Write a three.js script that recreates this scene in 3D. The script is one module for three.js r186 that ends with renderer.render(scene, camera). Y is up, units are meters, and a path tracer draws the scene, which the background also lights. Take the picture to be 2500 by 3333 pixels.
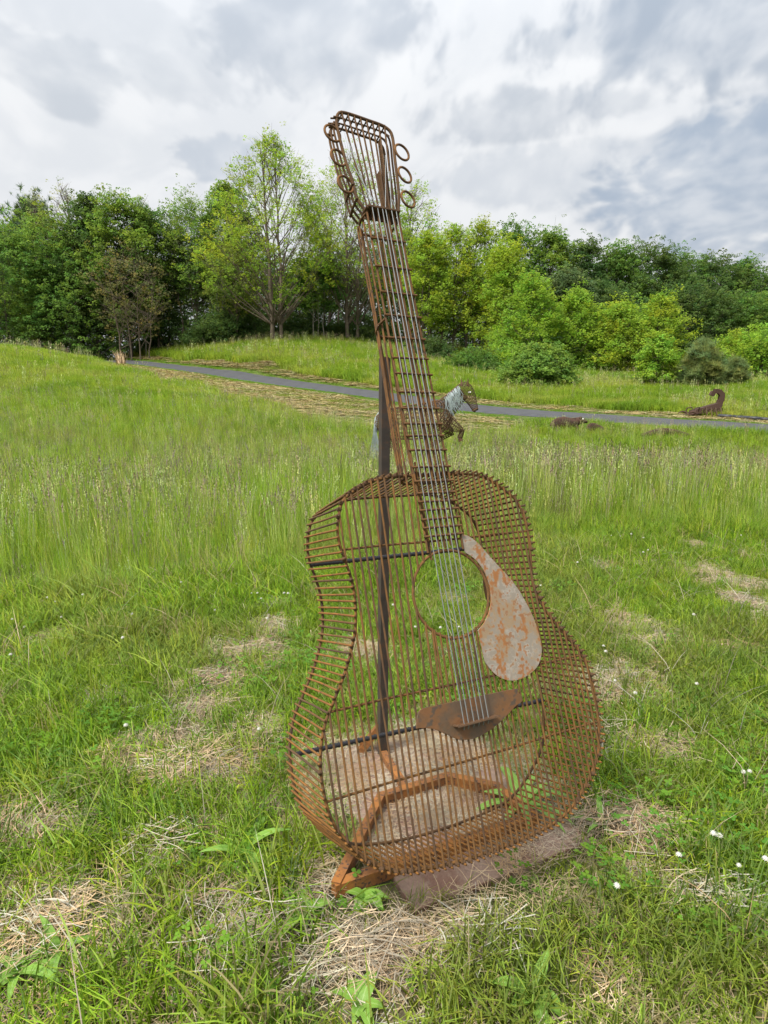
import * as THREE from 'three';
import { mergeGeometries } from 'three/addons/utils/BufferGeometryUtils.js';

// ------------------------------------------------------------------ camera, sky, sun, exposure
const scene = new THREE.Scene();
const EXPOSURE = 2.5;
const camera = new THREE.PerspectiveCamera(79.32, 768 / 1024, 0.05, 900);
const PITCH = THREE.MathUtils.degToRad(10.5), EYE = 1.6, F = 2010;
camera.position.set(0, EYE, 0);
camera.rotation.x = -PITCH;
scene.add(camera);
const renderer = new THREE.WebGLRenderer({ antialias: true });
renderer.setSize(768, 1024);
renderer.toneMapping = THREE.LinearToneMapping;
renderer.toneMappingExposure = EXPOSURE;
renderer.shadowMap.enabled = true;

// seeded random numbers
function rng(seed) {
  let a = seed >>> 0;
  return () => { a = (a + 0x6d2b79f5) >>> 0; let t = a; t = Math.imul(t ^ (t >>> 15), t | 1); t ^= t + Math.imul(t ^ (t >>> 7), t | 61); return ((t ^ (t >>> 14)) >>> 0) / 4294967296; };
}
const hash = (x, y) => { let h = Math.imul(x | 0, 374761393) + Math.imul(y | 0, 668265263); h = Math.imul(h ^ (h >>> 13), 1274126177); return ((h ^ (h >>> 16)) >>> 0) / 4294967296; };
function noise(x, y) {
  const xi = Math.floor(x), yi = Math.floor(y), u = x - xi, v = y - yi, s = u * u * (3 - 2 * u), t = v * v * (3 - 2 * v);
  const a = hash(xi, yi), b = hash(xi + 1, yi), c = hash(xi, yi + 1), d = hash(xi + 1, yi + 1);
  return a + (b - a) * s + (c - a) * t + (a - b - c + d) * s * t;
}
function fbm(x, y, o = 5) { let s = 0, a = 0.5, n = 0; for (let i = 0; i < o; i++) { s += a * noise(x, y); n += a; a *= 0.5; x = x * 2.03 + 17.3; y = y * 2.03 + 5.1; } return s / n; }
const sstep = (a, b, x) => { const t = Math.min(1, Math.max(0, (x - a) / (b - a))); return t * t * (3 - 2 * t); };
const lerp = (a, b, t) => a + (b - a) * t;
const mix3 = (a, b, t) => [lerp(a[0], b[0], t), lerp(a[1], b[1], t), lerp(a[2], b[2], t)];

// a point of the place, from the photograph's pixel and its depth along -z
const cp = Math.cos(PITCH), sp = Math.sin(PITCH);
function at(px, py, depth) {
  const x = (px - 1250) / F, y = -(py - 1666.5) / F;
  const dy = y * cp - sp, dz = -(y * sp + cp);
  const t = depth / -dz;
  return new THREE.Vector3(x * t, EYE + dy * t, dz * t);
}
function onFlat(px, py, y = 0) {
  const x = (px - 1250) / F, yy = -(py - 1666.5) / F, dy = yy * cp - sp, dz = -(yy * sp + cp), t = (y - EYE) / dy;
  return [x * t, dz * t];
}

const SUN = new THREE.Vector3(-0.42, 0.8, 0.36).normalize();
{
  const W = 4096, H = 2048, data = new Float32Array(W * H * 4);
  // broad cloud masses: [pixel x, pixel y, half width, half height, darkness, blueness]
  const masses = [[1050, 110, 330, 170, 0.55, 0.25], [2330, 80, 420, 130, 0.75, 0.35], [1900, 130, 150, 50, 0.55, 0.2], [1700, 370, 330, 60, 0.5, 0.2], [2000, 330, 130, 40, 0.6, 0.2], [1830, 560, 330, 70, 0.3, 0.45], [2420, 600, 330, 160, 0.7, 0.8], [2280, 460, 200, 60, 0.5, 0.5], [150, 230, 260, 80, 0.4, 0.2], [750, 520, 150, 60, 0.4, 0.6], [350, 80, 300, 60, 0.25, 0.1], [560, 250, 200, 70, 0.3, 0.15]]
    .map(([x, y, a, b, d, c]) => { const v = at(x, y, 10).sub(camera.position).normalize(); return [Math.atan2(v.x, -v.z), Math.asin(v.y), a / F, b / F, d, c]; });
  for (let r = 0; r < H; r++) {
    const el = ((r + 0.5) / H - 0.5) * Math.PI, sy = Math.sin(el), cy = Math.cos(el);
    const lift = 0.92 + 1.0 * sstep(0.3, 1, sy) + 0.14 * sstep(0.0, 0.35, sy); // an overcast sky is brighter overhead
    for (let c = 0; c < W; c++) {
      const i = (r * W + c) * 4; data[i + 3] = 1;
      if (sy < -0.02) { data[i] = 0.3 / EXPOSURE; data[i + 1] = 0.31 / EXPOSURE; data[i + 2] = 0.31 / EXPOSURE; continue; }
      const ph = ((c + 0.5) / W - 0.5) * 2 * Math.PI, dx = Math.cos(ph) * cy, dz = Math.sin(ph) * cy, az = Math.atan2(dx, -dz), fine = Math.abs(az) < 0.85 && el < 0.68;
      if (!fine && (c & 1)) { for (let j = 0; j < 3; j++) data[i + j] = data[i - 4 + j]; continue; }
      const e = (Math.max(sy, 0.0) + 0.42) * 0.6, px = dx / e, pz = dz / e, o = fine ? 6 : 3;
      const w1 = fbm(px * 1.3 + 11, pz * 1.3 + 3, 4) - 0.5, w2 = fbm(px * 1.3 + 51, pz * 1.3 + 73, 4) - 0.5;
      const n1 = fbm(px * 1.2 + w1 * 1.6 + 30, pz * 1.3 + w2 * 1.6 + 8, o), n2 = fbm(px * 4.6 + w2 * 2.2 + 3, pz * 3.9 + 40 + w1 * 2.2, o), n3 = fbm(px * 14 + w1 * 6, pz * 11 + w2 * 6 + 5, fine ? 4 : 2);
      const tex0 = n2 * 0.6 + n3 * 0.4;
      let dark = sstep(0.47, 0.62, n1 * 0.6 + tex0 * 0.4) * 0.1, blue = 0.15;
      const wob = (n2 - 0.5) * 1.5 + (n3 - 0.5) * 1.3 + w1 * 0.8;
      if (fine) for (const m of masses) {
        const da = (az - m[0]) / m[2], de = (el - m[1]) / m[3], g = Math.exp(-(da * da + de * de) * 0.8);
        if (g < 0.02) continue;
        const q = sstep(0.24, 0.72, g + wob * 0.68 * Math.min(1, g * 2.2));
        const v = q * m[4] * (0.48 + 0.7 * sstep(0.3, 0.7, tex0)); if (v > dark) dark = v; blue = Math.max(blue, q * m[5]);
      } else { const q = sstep(0.5, 0.66, fbm(px * 0.7 + 90, pz * 0.7, 4) + wob * 0.2); dark = Math.max(dark, q * 0.5); blue = Math.max(blue, q * 0.5); }
      const bright = mix3([0.85, 0.865, 0.885], [0.71, 0.745, 0.795], sstep(0.42, 0.64, n1 * 0.5 + tex0 * 0.5) * 0.4 + 0.1);
      const grey = mix3([0.38, 0.43, 0.5], [0.31, 0.405, 0.54], blue);
      const col = mix3(bright, grey, Math.min(1, dark));
      const s = Math.max(0, dx * SUN.x + sy * SUN.y + dz * SUN.z), glow = 1 + 0.9 * Math.pow(s, 10);
      for (let j = 0; j < 3; j++) data[i + j] = (col[j] * lift * glow) / EXPOSURE;
    }
  }
  const sky = new THREE.DataTexture(data, W, H, THREE.RGBAFormat, THREE.FloatType);
  sky.mapping = THREE.EquirectangularReflectionMapping; sky.magFilter = THREE.LinearFilter; sky.needsUpdate = true;
  scene.background = sky; scene.environment = sky;
}
const sun = new THREE.DirectionalLight(new THREE.Color(1, 0.95, 0.86), 2.2);
sun.position.copy(SUN).multiplyScalar(60); sun.castShadow = true; sun.shadow.radius = 20;
sun.shadow.camera.left = -60; sun.shadow.camera.right = 60; sun.shadow.camera.top = 60; sun.shadow.camera.bottom = -60; sun.shadow.camera.far = 160;
scene.add(sun, sun.target);

// ------------------------------------------------------------------ helpers
const used = {};
function numbered(n) { const k = (used[n] = (used[n] ?? -1) + 1); return k ? n + '_' + String(k).padStart(3, '0') : n; }
function tag(o, label, category, group, kind) { Object.assign(o.userData, { label, category }); if (group) o.userData.group = group; if (kind) o.userData.kind = kind; return o; }
function mesh(name, geo, mat, parent) { const m = new THREE.Mesh(geo, mat); m.name = parent ? name : numbered(name); m.castShadow = m.receiveShadow = true; (parent ?? scene).add(m); return m; }
function thing(name, pos, label, category, group) { const g = new THREE.Group(); g.name = numbered(name); g.position.set(...pos); scene.add(g); return tag(g, label, category, group); }
const V = (x, y, z) => new THREE.Vector3(x, y, z);

// round rod along points; uv in metres
function rod(pts, r, sides = 6, closed = false, rEnd = r) {
  const n = pts.length, pos = [], nor = [], uv = [], idx = [];
  let len = 0; const T = V(0, 0, 0), N = V(0, 0, 0), B = V(0, 0, 0);
  let ref = null;
  for (let i = 0; i < n; i++) {
    const a = pts[closed ? (i + n - 1) % n : Math.max(0, i - 1)], b = pts[closed ? (i + 1) % n : Math.min(n - 1, i + 1)];
    T.subVectors(b, a).normalize();
    if (!ref) { ref = Math.abs(T.y) < 0.8 ? V(0, 1, 0) : V(1, 0, 0); }
    N.copy(ref).addScaledVector(T, -ref.dot(T)).normalize(); B.crossVectors(T, N); ref = N.clone();
    if (i) len += pts[i].distanceTo(pts[i - 1]);
    const rr = lerp(r, rEnd, i / Math.max(1, n - 1));
    for (let k = 0; k <= sides; k++) {
      const a2 = (k / sides) * Math.PI * 2, c = Math.cos(a2), s = Math.sin(a2);
      const nx = N.x * c + B.x * s, ny = N.y * c + B.y * s, nz = N.z * c + B.z * s;
      pos.push(pts[i].x + nx * rr, pts[i].y + ny * rr, pts[i].z + nz * rr); nor.push(nx, ny, nz); uv.push((k / sides) * 0.06, len);
    }
  }
  const S = sides + 1, rings = closed ? n : n - 1;
  for (let i = 0; i < rings; i++) for (let k = 0; k < sides; k++) {
    const a = i * S + k, b = ((i + 1) % n) * S + k;
    idx.push(a, a + 1, b, b, a + 1, b + 1);
  }
  if (!closed) for (const e of [0, n - 1]) { // end caps
    const c = pos.length / 3; T.subVectors(pts[e], pts[e ? n - 2 : 1]).normalize();
    pos.push(pts[e].x, pts[e].y, pts[e].z); nor.push(T.x, T.y, T.z); uv.push(0, len);
    for (let k = 0; k < sides; k++) { const a = e * S + k; e ? idx.push(c, a, a + 1) : idx.push(c, a + 1, a); }
  }
  const g = new THREE.BufferGeometry();
  g.setAttribute('position', new THREE.Float32BufferAttribute(pos, 3)); g.setAttribute('normal', new THREE.Float32BufferAttribute(nor, 3)); g.setAttribute('uv', new THREE.Float32BufferAttribute(uv, 2)); g.setIndex(idx);
  return g;
}
const seg = (a, b, r, sides = 6) => rod([a, b], r, sides);

// ------------------------------------------------------------------ materials
function tex(w, h, fn, srgb = false, rep = 1) {
  const d = new Uint8Array(w * h * 4);
  for (let y = 0; y < h; y++) for (let x = 0; x < w; x++) { const c = fn(x / w, y / h, x, y), i = (y * w + x) * 4; for (let j = 0; j < 3; j++) { let v = Math.min(1, Math.max(0, c[j])); if (srgb) v = v <= 0.0031308 ? v * 12.92 : 1.055 * Math.pow(v, 1 / 2.4) - 0.055; d[i + j] = Math.round(v * 255); } d[i + 3] = 255; }
  const t = new THREE.DataTexture(d, w, h); t.wrapS = t.wrapT = THREE.RepeatWrapping; t.magFilter = THREE.LinearFilter; if (srgb) t.colorSpace = THREE.SRGBColorSpace; t.repeat.set(rep, rep); t.needsUpdate = true; return t;
}
// noise that wraps round a unit tile
function tfbm(u, v, f, o = 4, s = 0) { let a = 0.5, t = 0, n = 0; for (let i = 0; i < o; i++) { const X = u * f, Y = v * f, xi = Math.floor(X), yi = Math.floor(Y), p = X - xi, q = Y - yi, ss = p * p * (3 - 2 * p), tt = q * q * (3 - 2 * q), h = (i2, j2) => hash(((i2 % f) + f) % f + s * 131 + i * 977, ((j2 % f) + f) % f + s * 57); const A = h(xi, yi), B = h(xi + 1, yi), C = h(xi, yi + 1), D = h(xi + 1, yi + 1); t += a * (A + (B - A) * ss + (C - A) * tt + (A - B - C + D) * ss * tt); n += a; a *= 0.5; f *= 2; } return t / n; }
function rustMat(a, b, c, rough = 0.85, metal = 0.0, s = 1, rep = 2.2) {
  const map = tex(256, 256, (u, v) => { const n = tfbm(u, v, 6, 5, s), m = tfbm(u, v, 24, 3, s + 3); let k = mix3(a, b, sstep(0.35, 0.66, n)); return mix3(k, c, sstep(0.56, 0.72, m * 0.7 + n * 0.3)); }, true, rep);
  const bump = tex(256, 256, (u, v) => { const n = tfbm(u, v, 20, 4, s + 9); return [n, n, n]; }, false, rep);
  return new THREE.MeshStandardMaterial({ map, roughness: rough, metalness: metal, bumpMap: bump, bumpScale: 0.0012 });
}
const M = {
  rod: rustMat([0.1, 0.049, 0.015], [0.155, 0.072, 0.018], [0.062, 0.034, 0.015], 1, 0, 1),
  rodOrange: rustMat([0.165, 0.072, 0.014], [0.24, 0.1, 0.017], [0.1, 0.05, 0.016], 1, 0, 2),
  rodDark: rustMat([0.07, 0.037, 0.017], [0.1, 0.051, 0.019], [0.045, 0.028, 0.017], 1, 0, 3),
  neckRod: rustMat([0.095, 0.047, 0.018], [0.155, 0.072, 0.02], [0.068, 0.037, 0.019], 1, 0, 4),
  frame: rustMat([0.27, 0.105, 0.02], [0.19, 0.076, 0.02], [0.05, 0.029, 0.02], 0.88, 0, 5, 5),
  post: rustMat([0.034, 0.026, 0.021], [0.045, 0.033, 0.026], [0.062, 0.034, 0.02], 0.75, 0, 7, 2),
  rebar: new THREE.MeshStandardMaterial({ color: new THREE.Color(0.032, 0.032, 0.038), roughness: 0.45, metalness: 0.3 }),
  string: new THREE.MeshStandardMaterial({ color: new THREE.Color(0.2, 0.215, 0.215), roughness: 0.6, metalness: 0.4 }),
  bridge: rustMat([0.085, 0.052, 0.028], [0.14, 0.062, 0.02], [0.065, 0.044, 0.028], 0.6, 0.1, 8, 3),
  asphalt: null,
};
// the scratch plate: pale sheet metal with rust smeared across it
{
  const map = tex(512, 512, (u, v) => {
    const n = tfbm(u, v, 7, 6, 20), streak = tfbm(u * 1, v, 8, 2, 21), fine = tfbm(u, v, 36, 3, 22), band = tfbm(u, v, 1, 1, 23) * 0.0 + tfbm((u * 4) % 1, v, 5, 5, 24);
    let k = mix3([0.215, 0.18, 0.14], [0.29, 0.262, 0.222], sstep(0.35, 0.65, fine));
    k = mix3(k, [0.235, 0.155, 0.08], sstep(0.42, 0.58, n * 0.6 + fine * 0.4) * 0.85);
    k = mix3(k, [0.25, 0.1, 0.026], sstep(0.5, 0.62, band * 0.45 + fine * 0.35 + n * 0.2));
    return mix3(k, [0.2, 0.09, 0.04], sstep(0.58, 0.68, fine * 0.75 + streak * 0.25) * 0.7);
  }, true, 2.6);
  M.plate = new THREE.MeshStandardMaterial({ map, roughness: 0.7, metalness: 0.05 });
  const asp = tex(512, 512, (u, v) => { const a = tfbm(u, v, 60, 3, 31), b = tfbm(u, v, 6, 4, 32), k = 0.05 + 0.035 * (a - 0.5) + 0.03 * (b - 0.5); return [k * 0.98, k, k * 1.1]; }, true, 0.6);
  M.asphalt = new THREE.MeshStandardMaterial({ map: asp, roughness: 0.85 });
}

// ------------------------------------------------------------------ the ground
// road: centre line as [pixel x, pixel y, depth]
const ROAD = [[3300, 1440, 17], [2900, 1420, 18.2], [2600, 1401, 19.4], [2300, 1384, 21], [2000, 1364, 23], [1700, 1343, 25.4], [1560, 1333, 26.8], [1250, 1288, 31], [900, 1243, 37.5], [678, 1211, 43], [452, 1183, 50], [300, 1174, 57], [100, 1172, 65], [-300, 1190, 70]].map((p) => at(...p));
const roadCurve = new THREE.CatmullRomCurve3(ROAD), roadPts = roadCurve.getSpacedPoints(240), ROADW = 1.55;
function roadAt(x, z) { // distance, signed: positive on the near side
  let best = 1e9, bi = 0;
  for (let i = 0; i < roadPts.length; i += 4) { const d = (roadPts[i].x - x) ** 2 + (roadPts[i].z - z) ** 2; if (d < best) { best = d; bi = i; } }
  for (let i = Math.max(0, bi - 3); i <= Math.min(roadPts.length - 1, bi + 3); i++) { const d = (roadPts[i].x - x) ** 2 + (roadPts[i].z - z) ** 2; if (d < best) { best = d; bi = i; } }
  const a = roadPts[Math.max(0, bi - 1)], b = roadPts[Math.min(roadPts.length - 1, bi + 1)];
  const s = (b.x - a.x) * (z - a.z) - (b.z - a.z) * (x - a.x);
  return Math.sqrt(best) * (s > 0 ? -1 : 1);
}
const controls = [];
{
  for (let x = -9; x <= 9; x += 3) for (const z of [5, 1, -3, -6, -9]) controls.push([x, 0, z]);
  for (const x of [-6, 0, 5, 10, 14]) controls.push([x, 0.02, -13]);
  for (const x of [-60, -30, 30, 60]) for (const z of [20, 5, -5]) controls.push([x, x < 0 ? 0.5 : 0, z]);
  for (const p of [[0, 1142, 30], [-300, 1130, 30], [130, 1160, 32], [0, 1330, 19], [250, 1330, 19.5], [500, 1300, 21], [500, 1225, 32], [700, 1300, 23], [700, 1250, 32], [1000, 1330, 23], [1400, 1390, 20.5], [-300, 1330, 19],
    [1250, 1128, 56], [900, 1116, 55], [1080, 1120, 55], [600, 1140, 56], [400, 1165, 58], [1250, 1200, 42], [900, 1160, 46], [1420, 1190, 48], [1600, 1230, 42], [1760, 1252, 38], [2000, 1265, 36.5], [2300, 1276, 34.5], [2550, 1278, 34.5], [2900, 1290, 33], [1800, 1300, 31], [2300, 1320, 27.5], [0, 1190, 46], [-300, 1190, 48]]) { const v = at(...p); controls.push([v.x, v.y, v.z]); }
  for (let i = 0; i < roadPts.length; i += 12) { const a = roadPts[Math.max(0, i - 1)], b = roadPts[Math.min(roadPts.length - 1, i + 1)], p = roadPts[i]; const t = V(b.x - a.x, 0, b.z - a.z).normalize(); for (const s of [-1, 1]) controls.push([p.x - t.z * s * 1.5, p.y + (s > 0 ? -0.0 : 0.0) + (-t.z * s * 1.5 * 0.02), p.z + t.x * s * 1.5]); }
  for (const [x, z, y] of [[-70, -90, 7.5], [-20, -95, 8], [25, -90, 6], [70, -80, 4], [-120, -40, 6], [120, -30, 2], [-150, -250, 9], [0, -280, 10], [150, -250, 8], [-200, 60, 1], [200, 60, 0], [0, 60, 0]]) controls.push([x, y, z]);
}
const tps = (() => { // thin-plate fit with a little smoothing
  const n = controls.length, N = n + 3, A = Array.from({ length: N }, () => new Float64Array(N + 1)), k = (r2) => (r2 < 1e-9 ? 0 : 0.5 * r2 * Math.log(r2));
  for (let i = 0; i < n; i++) {
    for (let j = 0; j < n; j++) A[i][j] = k(((controls[i][0] - controls[j][0]) ** 2 + (controls[i][2] - controls[j][2]) ** 2) / 400);
    A[i][i] += 0.02; A[i][n] = A[n][i] = 1; A[i][n + 1] = A[n + 1][i] = controls[i][0] / 20; A[i][n + 2] = A[n + 2][i] = controls[i][2] / 20; A[i][N] = controls[i][1];
  }
  for (let c = 0; c < N; c++) { let p = c; for (let r = c + 1; r < N; r++) if (Math.abs(A[r][c]) > Math.abs(A[p][c])) p = r; [A[c], A[p]] = [A[p], A[c]]; for (let r = 0; r < N; r++) if (r !== c && A[r][c]) { const f = A[r][c] / A[c][c]; for (let q = c; q <= N; q++) A[r][q] -= f * A[c][q]; } }
  const w = A.map((row, i) => row[N] / row[i]);
  return (x, z) => { let s = w[n] + (w[n + 1] * x) / 20 + (w[n + 2] * z) / 20; for (let i = 0; i < n; i++) s += w[i] * k(((controls[i][0] - x) ** 2 + (controls[i][2] - z) ** 2) / 400); return s; };
})();
// cached on a 0.5 m grid in the part that matters
const GX0 = -70, GZ0 = -100, GN = 0.5, GW = 281, GH = 221, grid = new Float32Array(GW * GH);
for (let j = 0; j < GH; j++) for (let i = 0; i < GW; i++) grid[j * GW + i] = tps(GX0 + i * GN, GZ0 + j * GN);
function ground0(x, z) {
  const u = (x - GX0) / GN, v = (z - GZ0) / GN;
  if (u < 0 || v < 0 || u >= GW - 1 || v >= GH - 1) return tps(x, z);
  const i = Math.floor(u), j = Math.floor(v), s = u - i, t = v - j, k = j * GW + i;
  return lerp(lerp(grid[k], grid[k + 1], s), lerp(grid[k + GW], grid[k + GW + 1], s), t);
}
function ground(x, z) { const d = Math.hypot(x, z); return ground0(x, z) + (d < 30 ? 0.035 * (noise(x * 1.7 + 9, z * 1.7) - 0.5) * sstep(0.5, 2.5, Math.hypot(x - 0.2, z + 2.1)) : 0); }

// zones
const SLAB = { c: [0.245, -2.18], half: [0.34, 0.46], turn: 0.0 };
const meadowEdge = [[-400, 2010], [0, 2000], [400, 1985], [800, 1945], [1100, 1890], [1400, 1850], [1700, 1800], [1850, 1765], [2100, 1750], [2500, 1765], [2900, 1780]].map(([a, b]) => { const p = onFlat(a, b); return [p[0] / -p[1], Math.hypot(...p)]; });
function edgeAt(x, z) { const s = x / Math.max(0.2, -z); let i = 0; while (i < meadowEdge.length - 2 && meadowEdge[i + 1][0] < s) i++; const a = meadowEdge[i], b = meadowEdge[i + 1]; return lerp(a[1], b[1], Math.min(1, Math.max(0, (s - a[0]) / (b[0] - a[0])))); }
const patches = [[880, 2060, 90, 40], [790, 2150, 150, 45], [905, 1990, 50, 25], [700, 2240, 120, 45], [650, 2330, 150, 45], [560, 2420, 120, 40], [620, 2520, 190, 50], [420, 2480, 80, 30], [160, 2100, 70, 35], [440, 2035, 60, 22], [240, 2940, 210, 85], [90, 3050, 150, 60], [130, 2720, 190, 60], [480, 2750, 110, 40], [650, 2950, 170, 70], [700, 3080, 170, 80], [1000, 2960, 120, 60], [2050, 2050, 110, 35], [2130, 2100, 120, 35], [2440, 1985, 130, 36], [2250, 1790, 60, 22], [1950, 1865, 60, 22], [2350, 2130, 90, 28], [2100, 2450, 160, 60], [1620, 2960, 120, 40], [1480, 3050, 130, 50], [2300, 2950, 170, 50], [2050, 2700, 150, 50], [100, 3230, 180, 80], [1100, 2860, 60, 40], [1170, 3100, 210, 80], [930, 3070, 90, 40]]
  .map(([px, py, a, b]) => { const c = onFlat(px, py), r = onFlat(px + a, py), d = onFlat(px, py - b), e = onFlat(px, py + b); return [c[0], (d[1] + e[1]) / 2, Math.abs(r[0] - c[0]) * 0.78, (Math.abs(d[1] - e[1]) / 2) * 0.8]; });
function strawAt(x, z) { // 0..1
  let m = 0; const w = (fbm(x * 7 + 3, z * 7 + 9, 4) - 0.5) * 2.4;
  for (const p of patches) { const q = Math.hypot((x - p[0]) / p[2], (z - p[1]) / p[3]); if (q < 2) m = Math.max(m, 1 - sstep(0.55, 1.25, q + w)); }
  return Math.max(m, sstep(0.64, 0.78, fbm(x * 1.9 + 40, z * 1.9 + 21, 4)) * 0.75);
}
const soilC = onFlat(1180, 3130);
function soilAt(x, z) { return 1 - sstep(0.6, 1.2, Math.hypot((x - soilC[0]) / 0.3, (z - soilC[1]) / 0.17) + (fbm(x * 6, z * 6, 3) - 0.5)); }
function slabLocal(x, z) { const dx = x - SLABC[0], dz = z - SLABC[1]; return [dx * SU[0] + dz * SU[1], dx * SV[0] + dz * SV[1]]; }
const SLABC = [0.222, -2.255], SU = [0.905, -0.425], SV = [0.425, 0.905], SLABH = [0.36, 0.475], SLABTOP = 0.023;
const onSlab = (x, z, m = 0) => { const [a, b] = slabLocal(x, z); return Math.abs(a) < SLABH[0] + m && Math.abs(b) < SLABH[1] + m; };

{ // one sheet to the horizon, finer near the camera
  const N = 300, co = []; const spread = (t) => Math.sign(t) * (Math.abs(t) * 14 + Math.pow(Math.abs(t), 5) * 386);
  for (let i = 0; i <= N; i++) co.push(spread((i / N) * 2 - 1));
  const zc = co.map((v) => v - 12), pos = [], uv = [], col = [], idx = [];
  for (let j = 0; j <= N; j++) for (let i = 0; i <= N; i++) {
    const x = co[i], z = zc[j]; pos.push(x, ground(x, z), z); uv.push(x, z);
    const d = Math.hypot(x, z); let c = [0.15, 0.165, 0.05]; // thatch and soil between the blades
    if (d < 9) { c = mix3(c, [0.24, 0.19, 0.115], strawAt(x, z) * 0.7); c = mix3(c, [0.23, 0.18, 0.125], soilAt(x, z)); }
    const rd = d < 110 && d > 12 ? roadAt(x, z) : 99;
    if (Math.abs(rd) < 10) { const tan = (1 - 0.8 * sstep(0, 7, x)) * sstep(2.0, 3.2, rd) * (1 - sstep(7, 8.6, rd)) + sstep(1.9, 2.6, -rd) * (1 - sstep(4.0, 5.5, -rd)) * 0.8; c = mix3([0.14, 0.19, 0.03], [0.3, 0.25, 0.11], tan * sstep(0.25, 0.6, fbm(x * 0.7, z * 0.7, 4))); }
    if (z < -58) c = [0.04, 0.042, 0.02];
    col.push(...c);
  }
  for (let j = 0; j < N; j++) for (let i = 0; i < N; i++) { const a = j * (N + 1) + i, b = a + N + 1; idx.push(a, b, a + 1, b, b + 1, a + 1); }
  const g = new THREE.BufferGeometry(); g.setAttribute('position', new THREE.Float32BufferAttribute(pos, 3)); g.setAttribute('uv', new THREE.Float32BufferAttribute(uv, 2)); g.setAttribute('color', new THREE.Float32BufferAttribute(col, 3)); g.setIndex(idx); g.computeVertexNormals();
  const t1 = tex(512, 512, (u, v) => { const a = tfbm(u, v, 8, 5, 41), b = tfbm(u, v, 50, 3, 42), k = 0.55 + 0.55 * (a - 0.5) + 0.7 * (b - 0.5); return [k * 1.02, k, k * 0.94]; }, true, 0.8);
  const b1 = tex(512, 512, (u, v) => { const n = tfbm(u, v, 30, 4, 43); return [n, n, n]; }, false, 1.2);
  const m = mesh('ground', g, new THREE.MeshStandardMaterial({ vertexColors: true, map: t1, bumpMap: b1, bumpScale: 0.015, roughness: 1 }));
  tag(m, 'grassy ground rising to a low ridge and a wooded mound', 'ground', null, 'structure');
}
{ // the asphalt path
  const pos = [], uv = [], idx = [], n = roadPts.length, A = 8; let L = 0;
  for (let i = 0; i < n; i++) {
    const a = roadPts[Math.max(0, i - 1)], b = roadPts[Math.min(n - 1, i + 1)], p = roadPts[i], t = V(b.x - a.x, 0, b.z - a.z).normalize();
    if (i) L += p.distanceTo(roadPts[i - 1]);
    for (let k = 0; k <= A; k++) { const s = (k / A) * 2 - 1, w = ROADW * s + (k === 0 || k === A ? 0.07 * (noise(L * 1.3, k) - 0.5) : 0), x = p.x - t.z * w, z = p.z + t.x * w; pos.push(x, ground(x, z) + 0.06 - (k === 0 || k === A ? 0.05 : 0), z); uv.push(s * ROADW, L); }
  }
  for (let i = 0; i < n - 1; i++) for (let k = 0; k < A; k++) { const a = i * (A + 1) + k, b = a + A + 1; idx.push(a, a + 1, b, b, a + 1, b + 1); }
  const g = new THREE.BufferGeometry(); g.setAttribute('position', new THREE.Float32BufferAttribute(pos, 3)); g.setAttribute('uv', new THREE.Float32BufferAttribute(uv, 2)); g.setIndex(idx); g.computeVertexNormals();
  const m = mesh('path', g, M.asphalt); tag(m, 'narrow grey asphalt path curving across the meadow', 'path', null, 'structure');
}
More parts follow.
